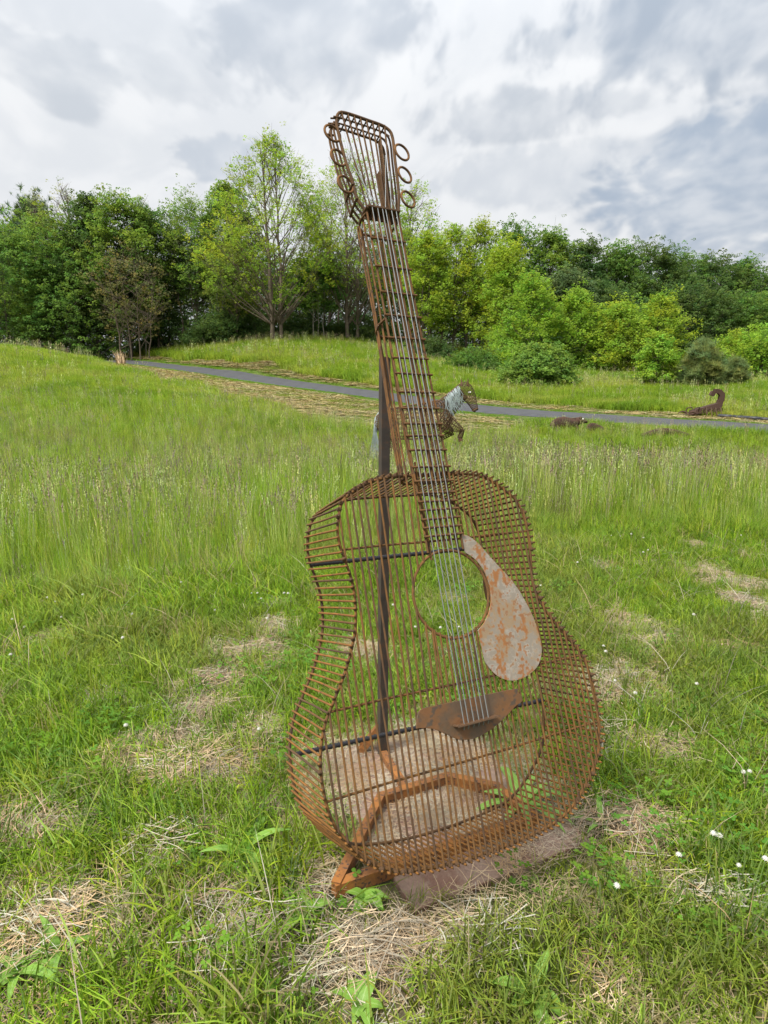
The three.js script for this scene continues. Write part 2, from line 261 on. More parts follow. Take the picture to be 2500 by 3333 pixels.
// ------------------------------------------------------------------ the wire guitar: u across, v along the neck, w out of the front
const guitar = thing('guitar_sculpture', [0.2501, 0.7955, -1.8954], 'giant rusty wire guitar sculpture leaning back on a dark post', 'sculpture');
guitar.quaternion.setFromRotationMatrix(new THREE.Matrix4().makeBasis(V(0.8911, -0.0181, -0.4534).normalize(), V(-0.1565, 0.9257, -0.3444).normalize(), V(0.426, 0.3778, 0.8221).normalize()));
guitar.scale.setScalar(0.96);
const DEPTH = 0.311, RB = 0.0036, gr = rng(7);
{
  const xy = (s) => s.trim().split(/\s+/).map((q) => q.split(',').map(Number));
  const outline = xy('0,.612 .06,.612 .149,.611 .201,.603 .247,.588 .286,.562 .319,.537 .352,.507 .368,.478 .378,.44 .383,.388 .381,.345 .373,.279 .361,.207 .363,.153 .382,.1 .413,.044 .452,-.012 .494,-.067 .521,-.11 .539,-.181 .543,-.253 .536,-.331 .526,-.381 .512,-.43 .487,-.475 .442,-.521 .388,-.564 .342,-.594 .291,-.615 .237,-.627 .168,-.634 .107,-.637 .038,-.638 -.037,-.637')
    .concat(xy('-.113,-.634 -.186,-.627 -.239,-.62 -.292,-.61 -.335,-.599 -.374,-.585 -.414,-.561 -.449,-.532 -.475,-.5 -.498,-.466 -.521,-.432 -.535,-.392 -.543,-.35 -.546,-.3 -.544,-.251 -.536,-.205 -.521,-.158 -.503,-.12 -.482,-.089 -.458,-.051 -.434,-.015 -.411,.028 -.388,.078 -.371,.126 -.36,.185 -.357,.234 -.36,.283 -.37,.334 -.381,.385 -.383,.429 -.377,.469 -.364,.509 -.347,.54 -.309,.567 -.273,.583 -.229,.6 -.185,.609 -.1,.612'))
    .map(([a, b]) => V(a, b, 0));
  const curve = new THREE.CatmullRomCurve3(outline, true, 'centripetal'), rim = curve.getSpacedPoints(420).slice(0, 420);
  const poly = rim.filter((_, i) => i % 2 === 0);
  const inside = (u, v) => { let c = false; for (let i = 0, j = poly.length - 1; i < poly.length; j = i++) { const a = poly[i], b = poly[j]; if (a.y > v !== b.y > v && u < ((b.x - a.x) * (v - a.y)) / (b.y - a.y) + a.x) c = !c; } return c; };
  const at3 = (p, w) => V(p.x, p.y, w);
  mesh('front_rim', rod(rim.map((p) => at3(p, -0.002)), 0.005, 8, true), M.rod, guitar);
  mesh('back_rim', rod(rim.map((p) => at3(p, -DEPTH)), 0.0052, 8, true), M.rodDark, guitar);
  // side rungs, welded to the outside of both rims
  const len = curve.getLength(), nR = Math.round(len / 0.0235), spaced = curve.getSpacedPoints(nR * 4);
  for (let i = 0; i < nR; i++) {
    const k = i * 4, p = spaced[k], q = spaced[(k + 1) % spaced.length], t = q.clone().sub(p).normalize(), out = V(-t.y, t.x, 0);
    const jit = (gr() - 0.5) * 0.007, o = 0.0085, f = 0.012 + gr() * 0.008, b = 0.008 + gr() * 0.007;
    const skew = ((((i + (0.037 * t.y * nR) / len) % nR) + nR) % nR) * 4, pb = spaced[Math.floor(skew)].clone().lerp(spaced[(Math.floor(skew) + 1) % spaced.length], skew % 1), qb = spaced[(Math.floor(skew) + 2) % spaced.length].clone().sub(pb).normalize();
    const a0 = V(p.x + out.x * o, p.y + out.y * o, f), b0 = V(pb.x - qb.y * o + t.x * jit, pb.y + qb.x * o + t.y * jit, -DEPTH - b), m0 = a0.clone().lerp(b0, 0.5).add(V((gr() - 0.5) * 0.003, (gr() - 0.5) * 0.003, 0));
    mesh('side_rung', rod([a0, m0, b0], RB * (0.96 + gr() * 0.14), 6), p.y < -0.3 || (p.x < 0 && p.y < 0.45 && gr() < 0.75) ? M.rodOrange : gr() < 0.3 ? M.rodDark : M.rod, guitar);
    if (gr() < 0.5) mesh('weld_bead', new THREE.IcosahedronGeometry(0.006 + gr() * 0.003, 1).scale(1, 1, 1.3).translate(p.x + out.x * 0.004, p.y + out.y * 0.004, 0.002), M.rodDark, guitar);
  }
  // vertical bars of the face, cut at the rim and at the sound hole: [u at v .397, u at v -.352]
  const HC = [0, 0.188], HR = 0.1505, bars = [];
  xy('-.345,-.353 -.321,-.326 -.297,-.304 -.273,-.281 -.244,-.259 -.219,-.236 -.194,-.215 -.165,-.19 -.139,-.168 -.111,-.141 -.086,-.121 .352,.364 .33,.341 .307,.318 .282,.295 .261,.272 .242,.249 .222,.226 .2,.203 .178,.178 .155,.152 .133,.13 .11,.107 .09,.086').forEach(([a, b]) => bars.push([a, b, 1]));
  for (const b of [-0.099, -0.079, -0.056, -0.037, -0.015, 0.006, 0.025, 0.046, 0.066]) bars.push([b + 0.008, b, 0]);
  for (let i = 1; i <= 7; i++) bars.push([-0.345 - i * 0.026, -0.353 - i * 0.0238, 1]);
  for (let i = 1; i <= 7; i++) bars.push([0.352 + i * 0.024, 0.364 + i * 0.0235, 1]);
  for (const [ut, ul, up] of bars) {
    const U = (v) => ul + ((ut - ul) * (v + 0.352)) / 0.749; let run = null;
    for (let v = -0.66; v <= 0.64; v += 0.003) {
      const u = U(v), ok = inside(u, v) && Math.hypot(u - HC[0], v - HC[1]) > HR && (up || v < 0.15);
      if (ok && run === null) run = v;
      if (!ok && run !== null) {
        if (v - run > 0.03) {
          const j = (gr() - 0.5) * 0.005, e = 0.007, pts = [V(U(run) - 0, run - e, 0.0065), V(U(lerp(run, v, 0.35)) + j, lerp(run, v, 0.35), 0.0065), V(U(lerp(run, v, 0.7)) + j * 0.6, lerp(run, v, 0.7), 0.0065), V(U(v), v + e, 0.0065)];
          mesh('face_bar', rod(pts, RB * (0.97 + gr() * 0.1), 7), gr() < 0.25 ? M.rodDark : M.rod, guitar);
        }
        run = null;
      }
    }
  }
  // three cross rods behind the bars, two ribbed bars in the back
  for (const [v, a, b] of [[0.377, -0.383, 0.383], [-0.108, -0.497, 0.52], [-0.352, -0.542, 0.532]]) mesh('cross_rod', rod([0, 0.2, 0.4, 0.6, 0.8, 1].map((t) => V(lerp(a, b, t), v + 0.002 * Math.sin(t * 9), -0.0035)), 0.004, 7), M.rod, guitar);
  for (const [v0, v1, a, b] of [[0.374, 0.37, -0.383, 0.38], [-0.258, -0.29, -0.523, 0.545]]) {
    const parts = [seg(V(a, v0, -DEPTH + 0.004), V(b, v1, -DEPTH + 0.004), 0.0078, 10)], n = Math.round((b - a) / 0.0155);
    for (let i = 1; i < n; i++) { const t = i / n, c = V(lerp(a, b, t), lerp(v0, v1, t), -DEPTH + 0.004); parts.push(new THREE.TorusGeometry(0.0082, 0.0017, 4, 10).rotateY(Math.PI / 2 + 0.35).translate(c.x, c.y, c.z)); }
    mesh('ribbed_bar', mergeGeometries(parts), M.rebar, guitar);
  }
  { const pts = []; for (let i = 0; i < 72; i++) { const a = (i / 72) * 2 * Math.PI; pts.push(V(HC[0] + Math.cos(a) * HR, HC[1] + Math.sin(a) * HR, 0.0045)); } mesh('sound_hole_ring', rod(pts, 0.0052, 8, true), M.rod, guitar); }
  // plates
  const slab = (pts, thick, w) => { const sh = new THREE.Shape(new THREE.SplineCurve(pts.map(([a, b]) => new THREE.Vector2(a, b))).getPoints(pts.length * 5)); const g = new THREE.ExtrudeGeometry(sh, { depth: thick, bevelEnabled: true, bevelThickness: 0.0008, bevelSize: 0.0008, bevelSegments: 1 }); g.translate(0, 0, w); return g; };
  const shift = (w) => ([a, b]) => [a - 0.46 * w, b - 0.1 * w];
  const pg = xy('.081,.388 .11,.379 .145,.35 .178,.307 .219,.254 .261,.201 .292,.144 .319,.075 .332,.016 .334,-.041 .323,-.077 .302,-.105 .268,-.124 .225,-.136 .181,-.136 .141,-.122 .111,-.098 .092,-.07 .084,-.05 .08,0 .08,.044').map(shift(0.012));
  const ringArc = []; for (let a = -62; a <= 60; a += 8) ringArc.push([HC[0] + (HR + 0.005) * Math.cos((a * Math.PI) / 180), HC[1] + (HR + 0.005) * Math.sin((a * Math.PI) / 180)]);
  mesh('pickguard', slab([...pg, ...ringArc, [0.077, 0.33], [0.076, 0.36], pg[0]], 0.003, 0.0115), M.plate, guitar).userData.label = 'pale sheet metal scratch plate streaked with orange rust';
  const br = xy('-.216,-.211 -.207,-.178 -.192,-.16 -.152,-.157 .007,-.161 .179,-.165 .196,-.177 .205,-.208 .176,-.219 .143,-.236 .1,-.257 .05,-.275 -.007,-.286 -.054,-.281 -.086,-.269 -.12,-.246 -.165,-.222 -.2,-.213 -.216,-.211').map(shift(0.012));
  const bridge = mesh('bridge_plate', slab(br, 0.004, 0.0115), M.bridge, guitar);
  const ledge = new THREE.BoxGeometry(0.165, 0.005, 0.032, 8, 1, 2); ledge.translate(-0.006, -0.234, 0.032);
  mesh('saddle', mergeGeometries([ledge.toNonIndexed(), new THREE.CylinderGeometry(0.005, 0.005, 0.03, 8).rotateX(Math.PI / 2).translate(-0.086, -0.233, 0.032).toNonIndexed()]), M.bridge, bridge);
  // strings, from hooks under the saddle over the nut to the tuning end
  const sb = [-0.058, -0.041, -0.02, 0, 0.019, 0.038], st = [-0.069, -0.046, -0.026, -0.012, 0.013, 0.033];
  const se = [[-0.105, 1.944], [-0.1, 1.838], [-0.098, 1.728], [0.05, 1.921], [0.056, 1.849], [0.045, 1.721]], order = [1, 0, 2, 3, 4, 5];
  for (let i = 0; i < 6; i++) {
    const e = se[i]; const pts = [V(sb[i] + 0.002, -0.252, 0.022), V(sb[i] + 0.001, -0.243, 0.03), V(sb[i], -0.232, 0.034)];
    for (let t = 0.25; t < 1; t += 0.25) pts.push(V(lerp(sb[i], st[i], t) + (gr() - 0.5) * 0.002, lerp(-0.232, 1.652, t), 0.034 + 0.002 * Math.sin(t * 3)));
    pts.push(V(st[i], 1.652, 0.034), V(e[0], e[1], 0.004));
    mesh('string', rod(pts, 0.0017, 6), M.string, guitar);
  }
  // neck
  const NL = (v) => lerp(-0.072, -0.083, sstep(0.3, 1.65, v)), NR = (v) => lerp(0.072, 0.052, sstep(0.3, 1.65, v)), ND = 0.098;
  for (let i = 0; i < 7; i++) {
    const f = i / 6, end = i === 0 || i === 6 ? 0.335 : 0.345 + 0.01 * gr(), pts = [];
    for (let v = end; v < 1.66; v += 0.13) pts.push(V(lerp(NL(v), NR(v), f), v, 0.0145)); pts.push(V(lerp(NL(1.655), NR(1.655), f), 1.655, 0.0145));
    mesh('neck_bar', rod(pts, 0.0041, 7), M.neckRod, guitar);
  }
  for (const u of [-0.057, 0.058]) mesh('neck_bar', seg(V(u, 0.31, 0.005), V(u, 0.66, 0.005), 0.0046, 7), M.neckRod, guitar);
  for (const [u, w] of [[-0.079, -0.028], [-0.083, -0.058], [-0.076, -0.085], [-0.055, -0.098], [-0.015, -0.1], [0.02, -0.1], [0.062, -0.028]]) {
    const pts = []; for (let v = 0.61; v <= 1.64; v += 0.17) pts.push(V(u + 0.003 * Math.sin(v * 7 + u * 90), v, w + 0.002 * Math.sin(v * 5 + w * 200))); pts.push(V(u, 1.648, w));
    mesh('neck_bar', rod(pts, 0.004, 7), M.neckRod, guitar);
  }
  mesh('neck_strap', new THREE.BoxGeometry(0.005, 1.28, 0.026, 1, 10, 1).translate(0.055, 1.27, -0.078), M.neckRod, guitar);
  for (const v of [1.64, 1.205, 0.62]) mesh('neck_ring', rod([V(NL(v), v, 0.01), V(NL(v) - 0.008, v - 0.004, -0.03), V(-0.08, v - 0.01, -0.075), V(-0.058, v - 0.012, -0.1), V(0.0, v - 0.012, -0.103), V(0.058, v - 0.01, -0.1), V(0.064, v, -0.03), V(NR(v), v, 0.01)], 0.005, 7), M.neckRod, guitar);
  for (const v of [1.53, 1.415, 1.309, 1.217, 1.129, 1.051, 0.989, 0.919, 0.859, 0.8, 0.756, 0.702, 0.64, 0.588, 0.546, 0.515, 0.484, 0.453, 0.423, 0.394]) { const y = v - 0.003; mesh('fret', seg(V(NL(v) - 0.006 - gr() * 0.004, y + (gr() - 0.5) * 0.003, 0.0225), V(NR(v) + 0.004 + gr() * 0.006, y + (gr() - 0.5) * 0.003, 0.0225), 0.0043, 7), M.neckRod, guitar); }
  const nut = new THREE.BoxGeometry(0.138, 0.007, 0.045).translate(-0.018, 1.652, 0.014).toNonIndexed();
  mesh('nut', mergeGeometries([nut, new THREE.BoxGeometry(0.138, 0.026, 0.006).translate(-0.018, 1.636, -0.005).toNonIndexed(), new THREE.CylinderGeometry(0.006, 0.006, 0.04, 8).rotateX(Math.PI / 2).translate(-0.087, 1.649, 0.014).toNonIndexed()]), M.rodDark, guitar);
  // head
  const loop = xy('-.08,1.655 -.108,1.703 -.113,1.766 -.128,1.845 -.14,1.966 -.142,2.02 -.135,2.055 -.12,2.076 -.098,2.08 0,2.071 .07,2.06 .094,2.044 .1,2.018 .093,1.918 .082,1.763 .07,1.698 .056,1.655');
  const lc = new THREE.CatmullRomCurve3(loop.map(([a, b]) => V(a, b, 0)), false, 'centripetal').getSpacedPoints(90);
  const HD = 0.078;
  mesh('head_rim', rod(lc, 0.0062, 8), M.rodDark, guitar);
  mesh('head_rim', rod(lc.map((p) => V(p.x * 1.0, p.y - (p.y > 1.9 ? 0.0 : 0), -HD)), 0.0048, 8), M.rodDark, guitar);
  const leftAt = (v) => { let b = lc[0]; for (const p of lc) if (p.x < 0 && Math.abs(p.y - v) < Math.abs(b.y - v)) b = p; return b.x; };
  for (let i = 0; i < 8; i++) {
    const f = (i + 0.6) / 8.2, ut = lerp(-0.128, 0.088, f), top = 2.078 - 0.013 * f, ub = lerp(-0.078, 0.05, (i + 0.5) / 8);
    mesh('head_bar', rod([V(ub, 1.652, 0.001), V(lerp(ub, ut, 0.25), 1.76, 0.001), V(lerp(ub, ut, 0.6), 1.9, 0.001), V(ut, top, 0.001)], 0.0036, 7), M.rodDark, guitar);
    mesh('head_top_rod', seg(V(ut, top - 0.004, 0.002), V(ut, top - 0.004, -HD - 0.004), 0.0032, 6), M.rodDark, guitar);
  }
  for (const w of [-0.026, -0.052]) mesh('head_top_rod', rod([V(-0.15, 2.066, w), V(-0.1, 2.078, w), V(0, 2.069, w), V(0.08, 2.058, w), V(0.104, 2.045, w)], 0.0035, 7), M.rodDark, guitar);
  for (const [dv, w] of [[0.0, 0.0], [0.01, -0.026], [0.0, -0.052], [0.01, -HD]]) mesh('head_top_rod', seg(V(-0.152, 2.045 - dv, w + 0.004), V(-0.118, 2.05 - dv, w + 0.002), 0.0045, 6), M.rodDark, guitar);
  for (const w of [-0.026, -0.052]) for (const s of [-1, 1]) mesh('head_side_bar', rod(lc.filter((p) => (s < 0 ? p.x < -0.07 : p.x > 0.05) && p.y < 2.06).map((p) => V(p.x + s * 0.002, p.y, w)), 0.0043, 7), M.rodDark, guitar);
  for (const v of [1.76, 1.7]) mesh('head_ring', rod([V(leftAt(v) - 0.006, v, 0.006), V(leftAt(v) - 0.006, v - 0.01, -HD * 0.5), V(leftAt(v), v - 0.014, -HD - 0.006)], 0.0052, 7), M.rodDark, guitar);
  mesh('head_strap', new THREE.BoxGeometry(0.005, 0.4, 0.02, 1, 6, 1).rotateZ(-0.06).translate(0.068, 1.86, -0.068), M.neckRod, guitar);
  for (const [u, v, r] of [[0.13, 1.953, 0.034], [0.124, 1.849, 0.033], [0.118, 1.738, 0.034], [-0.168, 1.969, 0.034], [-0.16, 1.865, 0.033], [-0.148, 1.753, 0.034]]) { const pts = [], tilt = -0.15 + (gr() - 0.5) * 0.15; for (let i = 0; i < 30; i++) { const a = (i / 30) * Math.PI * 2; pts.push(V(u + Math.cos(a) * r * Math.cos(tilt), v + Math.sin(a) * r, Math.cos(a) * r * Math.sin(tilt) + 0.003)); } mesh('tuning_ring', rod(pts, 0.0048, 8, true), M.neckRod, guitar); }
}
// ------------------------------------------------------------------ steel stand and the slab below it
{
  const stand = thing('steel_stand', [0, 0, 0], 'dark rusty steel post with a square tube base cradling the guitar', 'stand');
  // square tube along a path on the ground
  const tube = (name, a, b, w, h, mats, yaw = null) => {
    const d = b.clone().sub(a), L = d.length(), g = new THREE.BoxGeometry(w, h, L + w * 0.6, 2, 2, 12);
    const p = g.attributes.position, u = g.attributes.uv, nn = g.attributes.normal; for (let i = 0; i < p.count; i++) { const ax = Math.abs(nn.getX(i)) > 0.5; u.setXY(i, ax ? p.getY(i) : p.getX(i), Math.abs(nn.getZ(i)) > 0.5 ? p.getY(i) : p.getZ(i)); }
    const m = mesh(name, g, mats, stand); m.position.copy(a).lerp(b, 0.5); m.lookAt(b.clone()); return m;
  };
  const FM = M.frame;
  const y = 0.044, P = (x, z, yy = y) => V(x, yy, z);
  const A = P(-0.152, -1.742), B = P(-0.012, -2.185), C = P(0.258, -2.315), D = P(0.455, -2.245), E2 = P(0.56, -2.07);
  [[A, B], [B, C], [C, D], [D, E2], [E2, A]].forEach(([p, q], i) => { const up = [0.0028, 0, 0.0028, 0, -0.0028][i]; tube('base_tube', V(p.x, y + up, p.z), V(q.x, y + up, q.z), 0.031 + i * 0.0006, 0.046, FM); });
  tube('base_tube', P(0.09, -2.245, 0.042), P(0.0, -2.5, 0.036), 0.03, 0.036, FM);
  // post standing plumb behind the neck
  const px = -0.002, pz = -2.535, ph = 1.755;
  const g = new THREE.BoxGeometry(0.036, ph, 0.036, 1, 20, 1); const uu = g.attributes.uv, pp = g.attributes.position; for (let i = 0; i < uu.count; i++) uu.setXY(i, pp.getX(i) + pp.getZ(i), pp.getY(i));
  const post = mesh('post', g, M.post, stand); post.position.set(px, ph / 2, pz); post.rotation.y = 0.38; post.rotation.z = -0.006;
  mesh('post_cap', new THREE.BoxGeometry(0.034, 0.004, 0.034), M.rodDark, stand).position.set(px + 0.005, ph + 0.002, pz);
  const br = mesh('brace', new THREE.BoxGeometry(0.03, 0.19, 0.03), M.frame, stand); br.position.set(-0.055, 0.1, -2.55); br.rotation.z = -0.62;
  const ft = mesh('brace', new THREE.BoxGeometry(0.026, 0.09, 0.03), M.frame, stand); ft.position.set(-0.097, 0.045, -2.555);

  // slab of two reddish planks
  const slabG = thing('base_slab', [SLABC[0], 0, SLABC[1]], 'reddish brown board lying under the guitar, strewn with dry straw', 'board');
  slabG.rotation.y = Math.atan2(-SU[1], SU[0]);
  const map = tex(512, 512, (u, v) => { const a = tfbm(u, v, 6, 5, 61), b = tfbm(u * 1, v, 40, 3, 62); let k = mix3([0.18, 0.1, 0.07], [0.24, 0.16, 0.12], sstep(0.35, 0.7, a)); return mix3(k, [0.26, 0.19, 0.14], sstep(0.5, 0.72, b * 0.6 + a * 0.4) * 0.8); }, true, 1.6);
  const bump = tex(256, 256, (u, v) => { const n = tfbm(u, v, 24, 4, 63); return [n, n, n]; }, false, 3);
  const sm = new THREE.MeshStandardMaterial({ map, roughness: 0.8, bumpMap: bump, bumpScale: 0.003 });
  const wv = SLABH[1] * 2;
  for (const [c, w] of [[-wv / 2 + 0.155, 0.302], [0.0, 0.318], [wv / 2 - 0.155, 0.302]]) {
    const sh = new THREE.Shape(); const hx = SLABH[0], hz = w / 2; sh.moveTo(-hx, -hz); sh.lineTo(hx, -hz + 0.004); sh.lineTo(hx - 0.006, hz); sh.lineTo(-hx + 0.003, hz - 0.003); sh.closePath();
    const gg = new THREE.ExtrudeGeometry(sh, { depth: SLABTOP + 0.03, bevelEnabled: true, bevelSize: 0.004, bevelThickness: 0.004, bevelSegments: 2 }); gg.rotateX(-Math.PI / 2); gg.translate(0, -0.034, -c);
    mesh('plank', gg, sm, slabG);
  }
}
// ------------------------------------------------------------------ other sculptures further off
// a wire skin: rings and lengthwise wires over stations [x, y, half height, half width, tilt]; the wires are one piece of lattice
function wireSkin(st, rings, longs, r, sides = 3) {
  const c = (k) => new THREE.CatmullRomCurve3(st.map((s) => V(s[k], s[k + 1] ?? 0, 0)), false, 'centripetal');
  const mid = c(0), siz = c(2), n = rings, out = [];
  const P = (t, a) => { const m = mid.getPoint(t), s = siz.getPoint(t), d = mid.getTangent(t), nx = -d.y, ny = d.x; return V(m.x + nx * Math.cos(a) * s.x, m.y + ny * Math.cos(a) * s.x, Math.sin(a) * s.y); };
  for (let i = 0; i <= n; i++) { const p = []; for (let k = 0; k < 16; k++) p.push(P(i / n, (k / 16) * Math.PI * 2)); out.push(rod(p, r, sides, true)); }
  for (let k = 0; k < longs; k++) { const p = []; for (let i = 0; i <= 12; i++) p.push(P(i / 12, (k / longs) * Math.PI * 2)); out.push(rod(p, r, sides)); }
  return mergeGeometries(out);
}
{
  const hz = -13.4, hx = (1349.5 - 1250) / 150;
  const h = thing('horse_sculpture', [hx, ground(hx, hz), hz], 'wire mesh horse with pale mane and tail, in tall grass behind the guitar neck', 'sculpture');
  h.rotation.y = 0.06;
  const rust = rustMat([0.085, 0.045, 0.02], [0.13, 0.066, 0.024], [0.06, 0.036, 0.02], 0.85, 0, 70);
  const pale = new THREE.MeshStandardMaterial({ color: new THREE.Color(0.34, 0.4, 0.4), roughness: 0.6, metalness: 0.2 });
  mesh('body', wireSkin([[-0.84, 1.05, 0.1, 0.1], [-0.72, 1.04, 0.25, 0.22], [-0.45, 1.0, 0.32, 0.28], [-0.1, 1.0, 0.35, 0.29], [0.25, 1.05, 0.36, 0.28], [0.5, 1.12, 0.36, 0.24], [0.72, 1.13, 0.22, 0.17], [0.8, 1.13, 0.1, 0.08]], 22, 20, 0.0078), rust, h);
  mesh('neck', wireSkin([[0.55, 1.22, 0.27, 0.14], [0.72, 1.38, 0.215, 0.11], [0.88, 1.53, 0.18, 0.09], [1.02, 1.66, 0.15, 0.075]], 14, 18, 0.0065), rust, h);
  mesh('head', wireSkin([[0.97, 1.74, 0.1, 0.06], [1.05, 1.72, 0.17, 0.09], [1.15, 1.6, 0.15, 0.085], [1.24, 1.44, 0.095, 0.06], [1.29, 1.33, 0.07, 0.05], [1.32, 1.27, 0.05, 0.045]], 16, 22, 0.0045), rust, h);
  mesh('muzzle', rod([V(1.25, 1.27, -0.05), V(1.3, 1.25, 0), V(1.25, 1.27, 0.05), V(1.33, 1.32, 0.04), V(1.36, 1.31, 0), V(1.33, 1.32, -0.04)], 0.018, 6, true), rust, h);
  for (const s of [-1, 1]) mesh('ear', new THREE.ConeGeometry(0.035, 0.19, 6).rotateX(s * 0.15).translate(1.02 + (s > 0 ? 0.1 : -0.02), 1.88, s * 0.05), rust, h);
  for (const s of [-1, 1]) mesh('eye', new THREE.SphereGeometry(0.018, 8, 6).translate(1.17, 1.66, s * 0.085), new THREE.MeshStandardMaterial({ color: 0xd8d6cf, roughness: 0.4 }), h);
  mesh('back_strap', rod([V(0.96, 1.83, 0), V(0.75, 1.66, 0), V(0.52, 1.49, 0), V(0.2, 1.43, 0), V(-0.2, 1.37, 0), V(-0.52, 1.31, 0), V(-0.76, 1.23, 0), V(-0.86, 1.0, 0)], 0.017, 6), rust, h);
  const hr = rng(31), strands = [], tail = [];
  for (let i = 0; i < 75; i++) { const t = hr(), x = lerp(0.62, 0.93, t) + (hr() - 0.5) * 0.05, y = lerp(1.56, 1.8, t), s = hr() < 0.75 ? 1 : -1, l = 0.2 + hr() * 0.26; strands.push(rod([V(x, y, 0), V(x + 0.02, y - l * 0.2, s * 0.1), V(x + 0.05 + (hr() - 0.5) * 0.12, y - l * 0.65, s * 0.14), V(x + 0.08 + (hr() - 0.5) * 0.24, y - l - 0.05, s * 0.13)], 0.006, 3)); }
  mesh('mane', mergeGeometries(strands), pale, h);
  for (let i = 0; i < 46; i++) { const a = (hr() - 0.5) * 0.07, b = (hr() - 0.5) * 0.24; tail.push(rod([V(-0.77 + a * 0.4, 1.24, a), V(-0.83 + a, 1.12, a), V(-0.85 + a * 1.3, 0.85, b * 0.5), V(-0.85 + b * 0.8, 0.42 + hr() * 0.1, b), V(-0.86 + b, 0.24, b)], 0.0042, 3)); }
  mesh('tail', mergeGeometries(tail), pale, h);
  const leg = (pts, r0, r1) => mesh('leg', mergeGeometries([wireSkin(pts.map(([x, y, r, z]) => [x, y, r, r * 0.75]), 12, 9, 0.0068)]).translate(0, 0, pts[0][3] ?? 0), rust, h);
  leg([[0.52, 1.14, 0.2, 0.14], [0.7, 1.02, 0.17], [0.88, 0.92, 0.1], [1.0, 0.86, 0.05]]); leg([[1.0, 0.88, 0.055, 0.14], [0.99, 0.8, 0.045], [0.96, 0.72, 0.05], [0.95, 0.68, 0.04]]);
  leg([[0.55, 1.0, 0.16, -0.14], [0.72, 0.88, 0.11], [0.84, 0.79, 0.06]]); leg([[0.85, 0.8, 0.055, -0.14], [0.65, 0.7, 0.05], [0.47, 0.58, 0.045], [0.4, 0.53, 0.04]]);
  for (const z of [0.13, -0.13]) leg([[-0.6, 1.0, 0.2, z], [-0.5, 0.78, 0.15], [-0.46, 0.6, 0.08], [-0.56, 0.42, 0.055], [-0.54, 0.2, 0.05], [-0.5, 0.03, 0.05]]);
  for (const [x, y, z] of [[0.965, 0.67, 0.14], [0.4, 0.53, -0.14]]) mesh('hoof', new THREE.CylinderGeometry(0.035, 0.055, 0.08, 10).rotateZ(0.5).translate(x, y, z), M.rodDark, h);
}
const rustPlate = rustMat([0.05, 0.026, 0.017], [0.075, 0.036, 0.02], [0.03, 0.02, 0.016], 0.85, 0, 71);
{ // scorpion with its tail arched over
  const p = at(2322, 1366, 24.2), s = thing('scorpion_sculpture', [p.x, ground(p.x, p.z) + 0.02, p.z], 'rusty scrap metal scorpion with a tall arched tail beside the path', 'sculpture'); s.scale.setScalar(1.02);
  const box = (name, x, y, z, w, hh, d, rz, ry = 0) => { const g = new THREE.BoxGeometry(w, hh, d, 1, 1, 1); const pos = g.attributes.position; for (let i = 0; i < pos.count; i++) if (pos.getY(i) > 0) { pos.setX(i, pos.getX(i) * 0.86); pos.setZ(i, pos.getZ(i) * 0.86); } g.computeVertexNormals(); const m = mesh(name, g, rustPlate, s); m.position.set(x, y, z); m.rotation.set(0, ry, rz); return m; };
  for (let i = 0; i < 5; i++) box('body_plate', -0.62 + i * 0.17, 0.17 + i * 0.035, 0, 0.22, 0.2 + i * 0.03, 0.42 - Math.abs(i - 2) * 0.05, 0.22);
  box('head_plate', -0.78, 0.13, 0, 0.22, 0.16, 0.36, 0.1);
  const arc = [[0.13, 0.36, 1.1], [0.17, 0.5, 1.35], [0.215, 0.63, 1.55], [0.22, 0.76, 1.75], [0.14, 0.87, 2.3], [0.0, 0.915, 3.05], [-0.13, 0.82, 4.3]];
  arc.forEach(([x, y, a], i) => box('tail_plate', x, y, 0, 0.17, 0.19 - i * 0.006, 0.2 - i * 0.008, a));
  mesh('stinger', rod([V(-0.17, 0.72, 0), V(-0.2, 0.62, 0), V(-0.17, 0.53, 0)], 0.016, 6, false, 0.004), rustPlate, s);
  for (const z of [-0.22, 0.22]) {
    mesh('claw_arm', rod([V(-0.7, 0.16, z), V(-0.72, 0.32, z * 1.3), V(-0.88, 0.28, z * 1.5), V(-0.9, 0.12, z * 1.7)], 0.024, 6), rustPlate, s);
    mesh('claw', mergeGeometries([rod([V(-0.86, 0.11, z * 1.6), V(-1.02, 0.15, z * 1.8), V(-1.16, 0.12, z * 1.6), V(-1.22, 0.07, z * 1.4)], 0.04, 7, false, 0.012), rod([V(-0.88, 0.07, z * 1.3), V(-1.04, 0.04, z * 1.2), V(-1.2, 0.06, z * 1.35)], 0.034, 7, false, 0.01)]), rustPlate, s);
    for (let i = 0; i < 4; i++) mesh('leg', rod([V(-0.5 + i * 0.15, 0.18, z * 0.8), V(-0.52 + i * 0.17, 0.3, z * 1.9), V(-0.54 + i * 0.19, 0.0, z * 2.5)], 0.018, 6), rustPlate, s);
  }
  mesh('tail_brace', rod([V(0.08, 0.3, 0.12), V(0.24, 0.28, 0.12), V(0.26, 0.0, 0.12)], 0.02, 6), rustPlate, s);
}
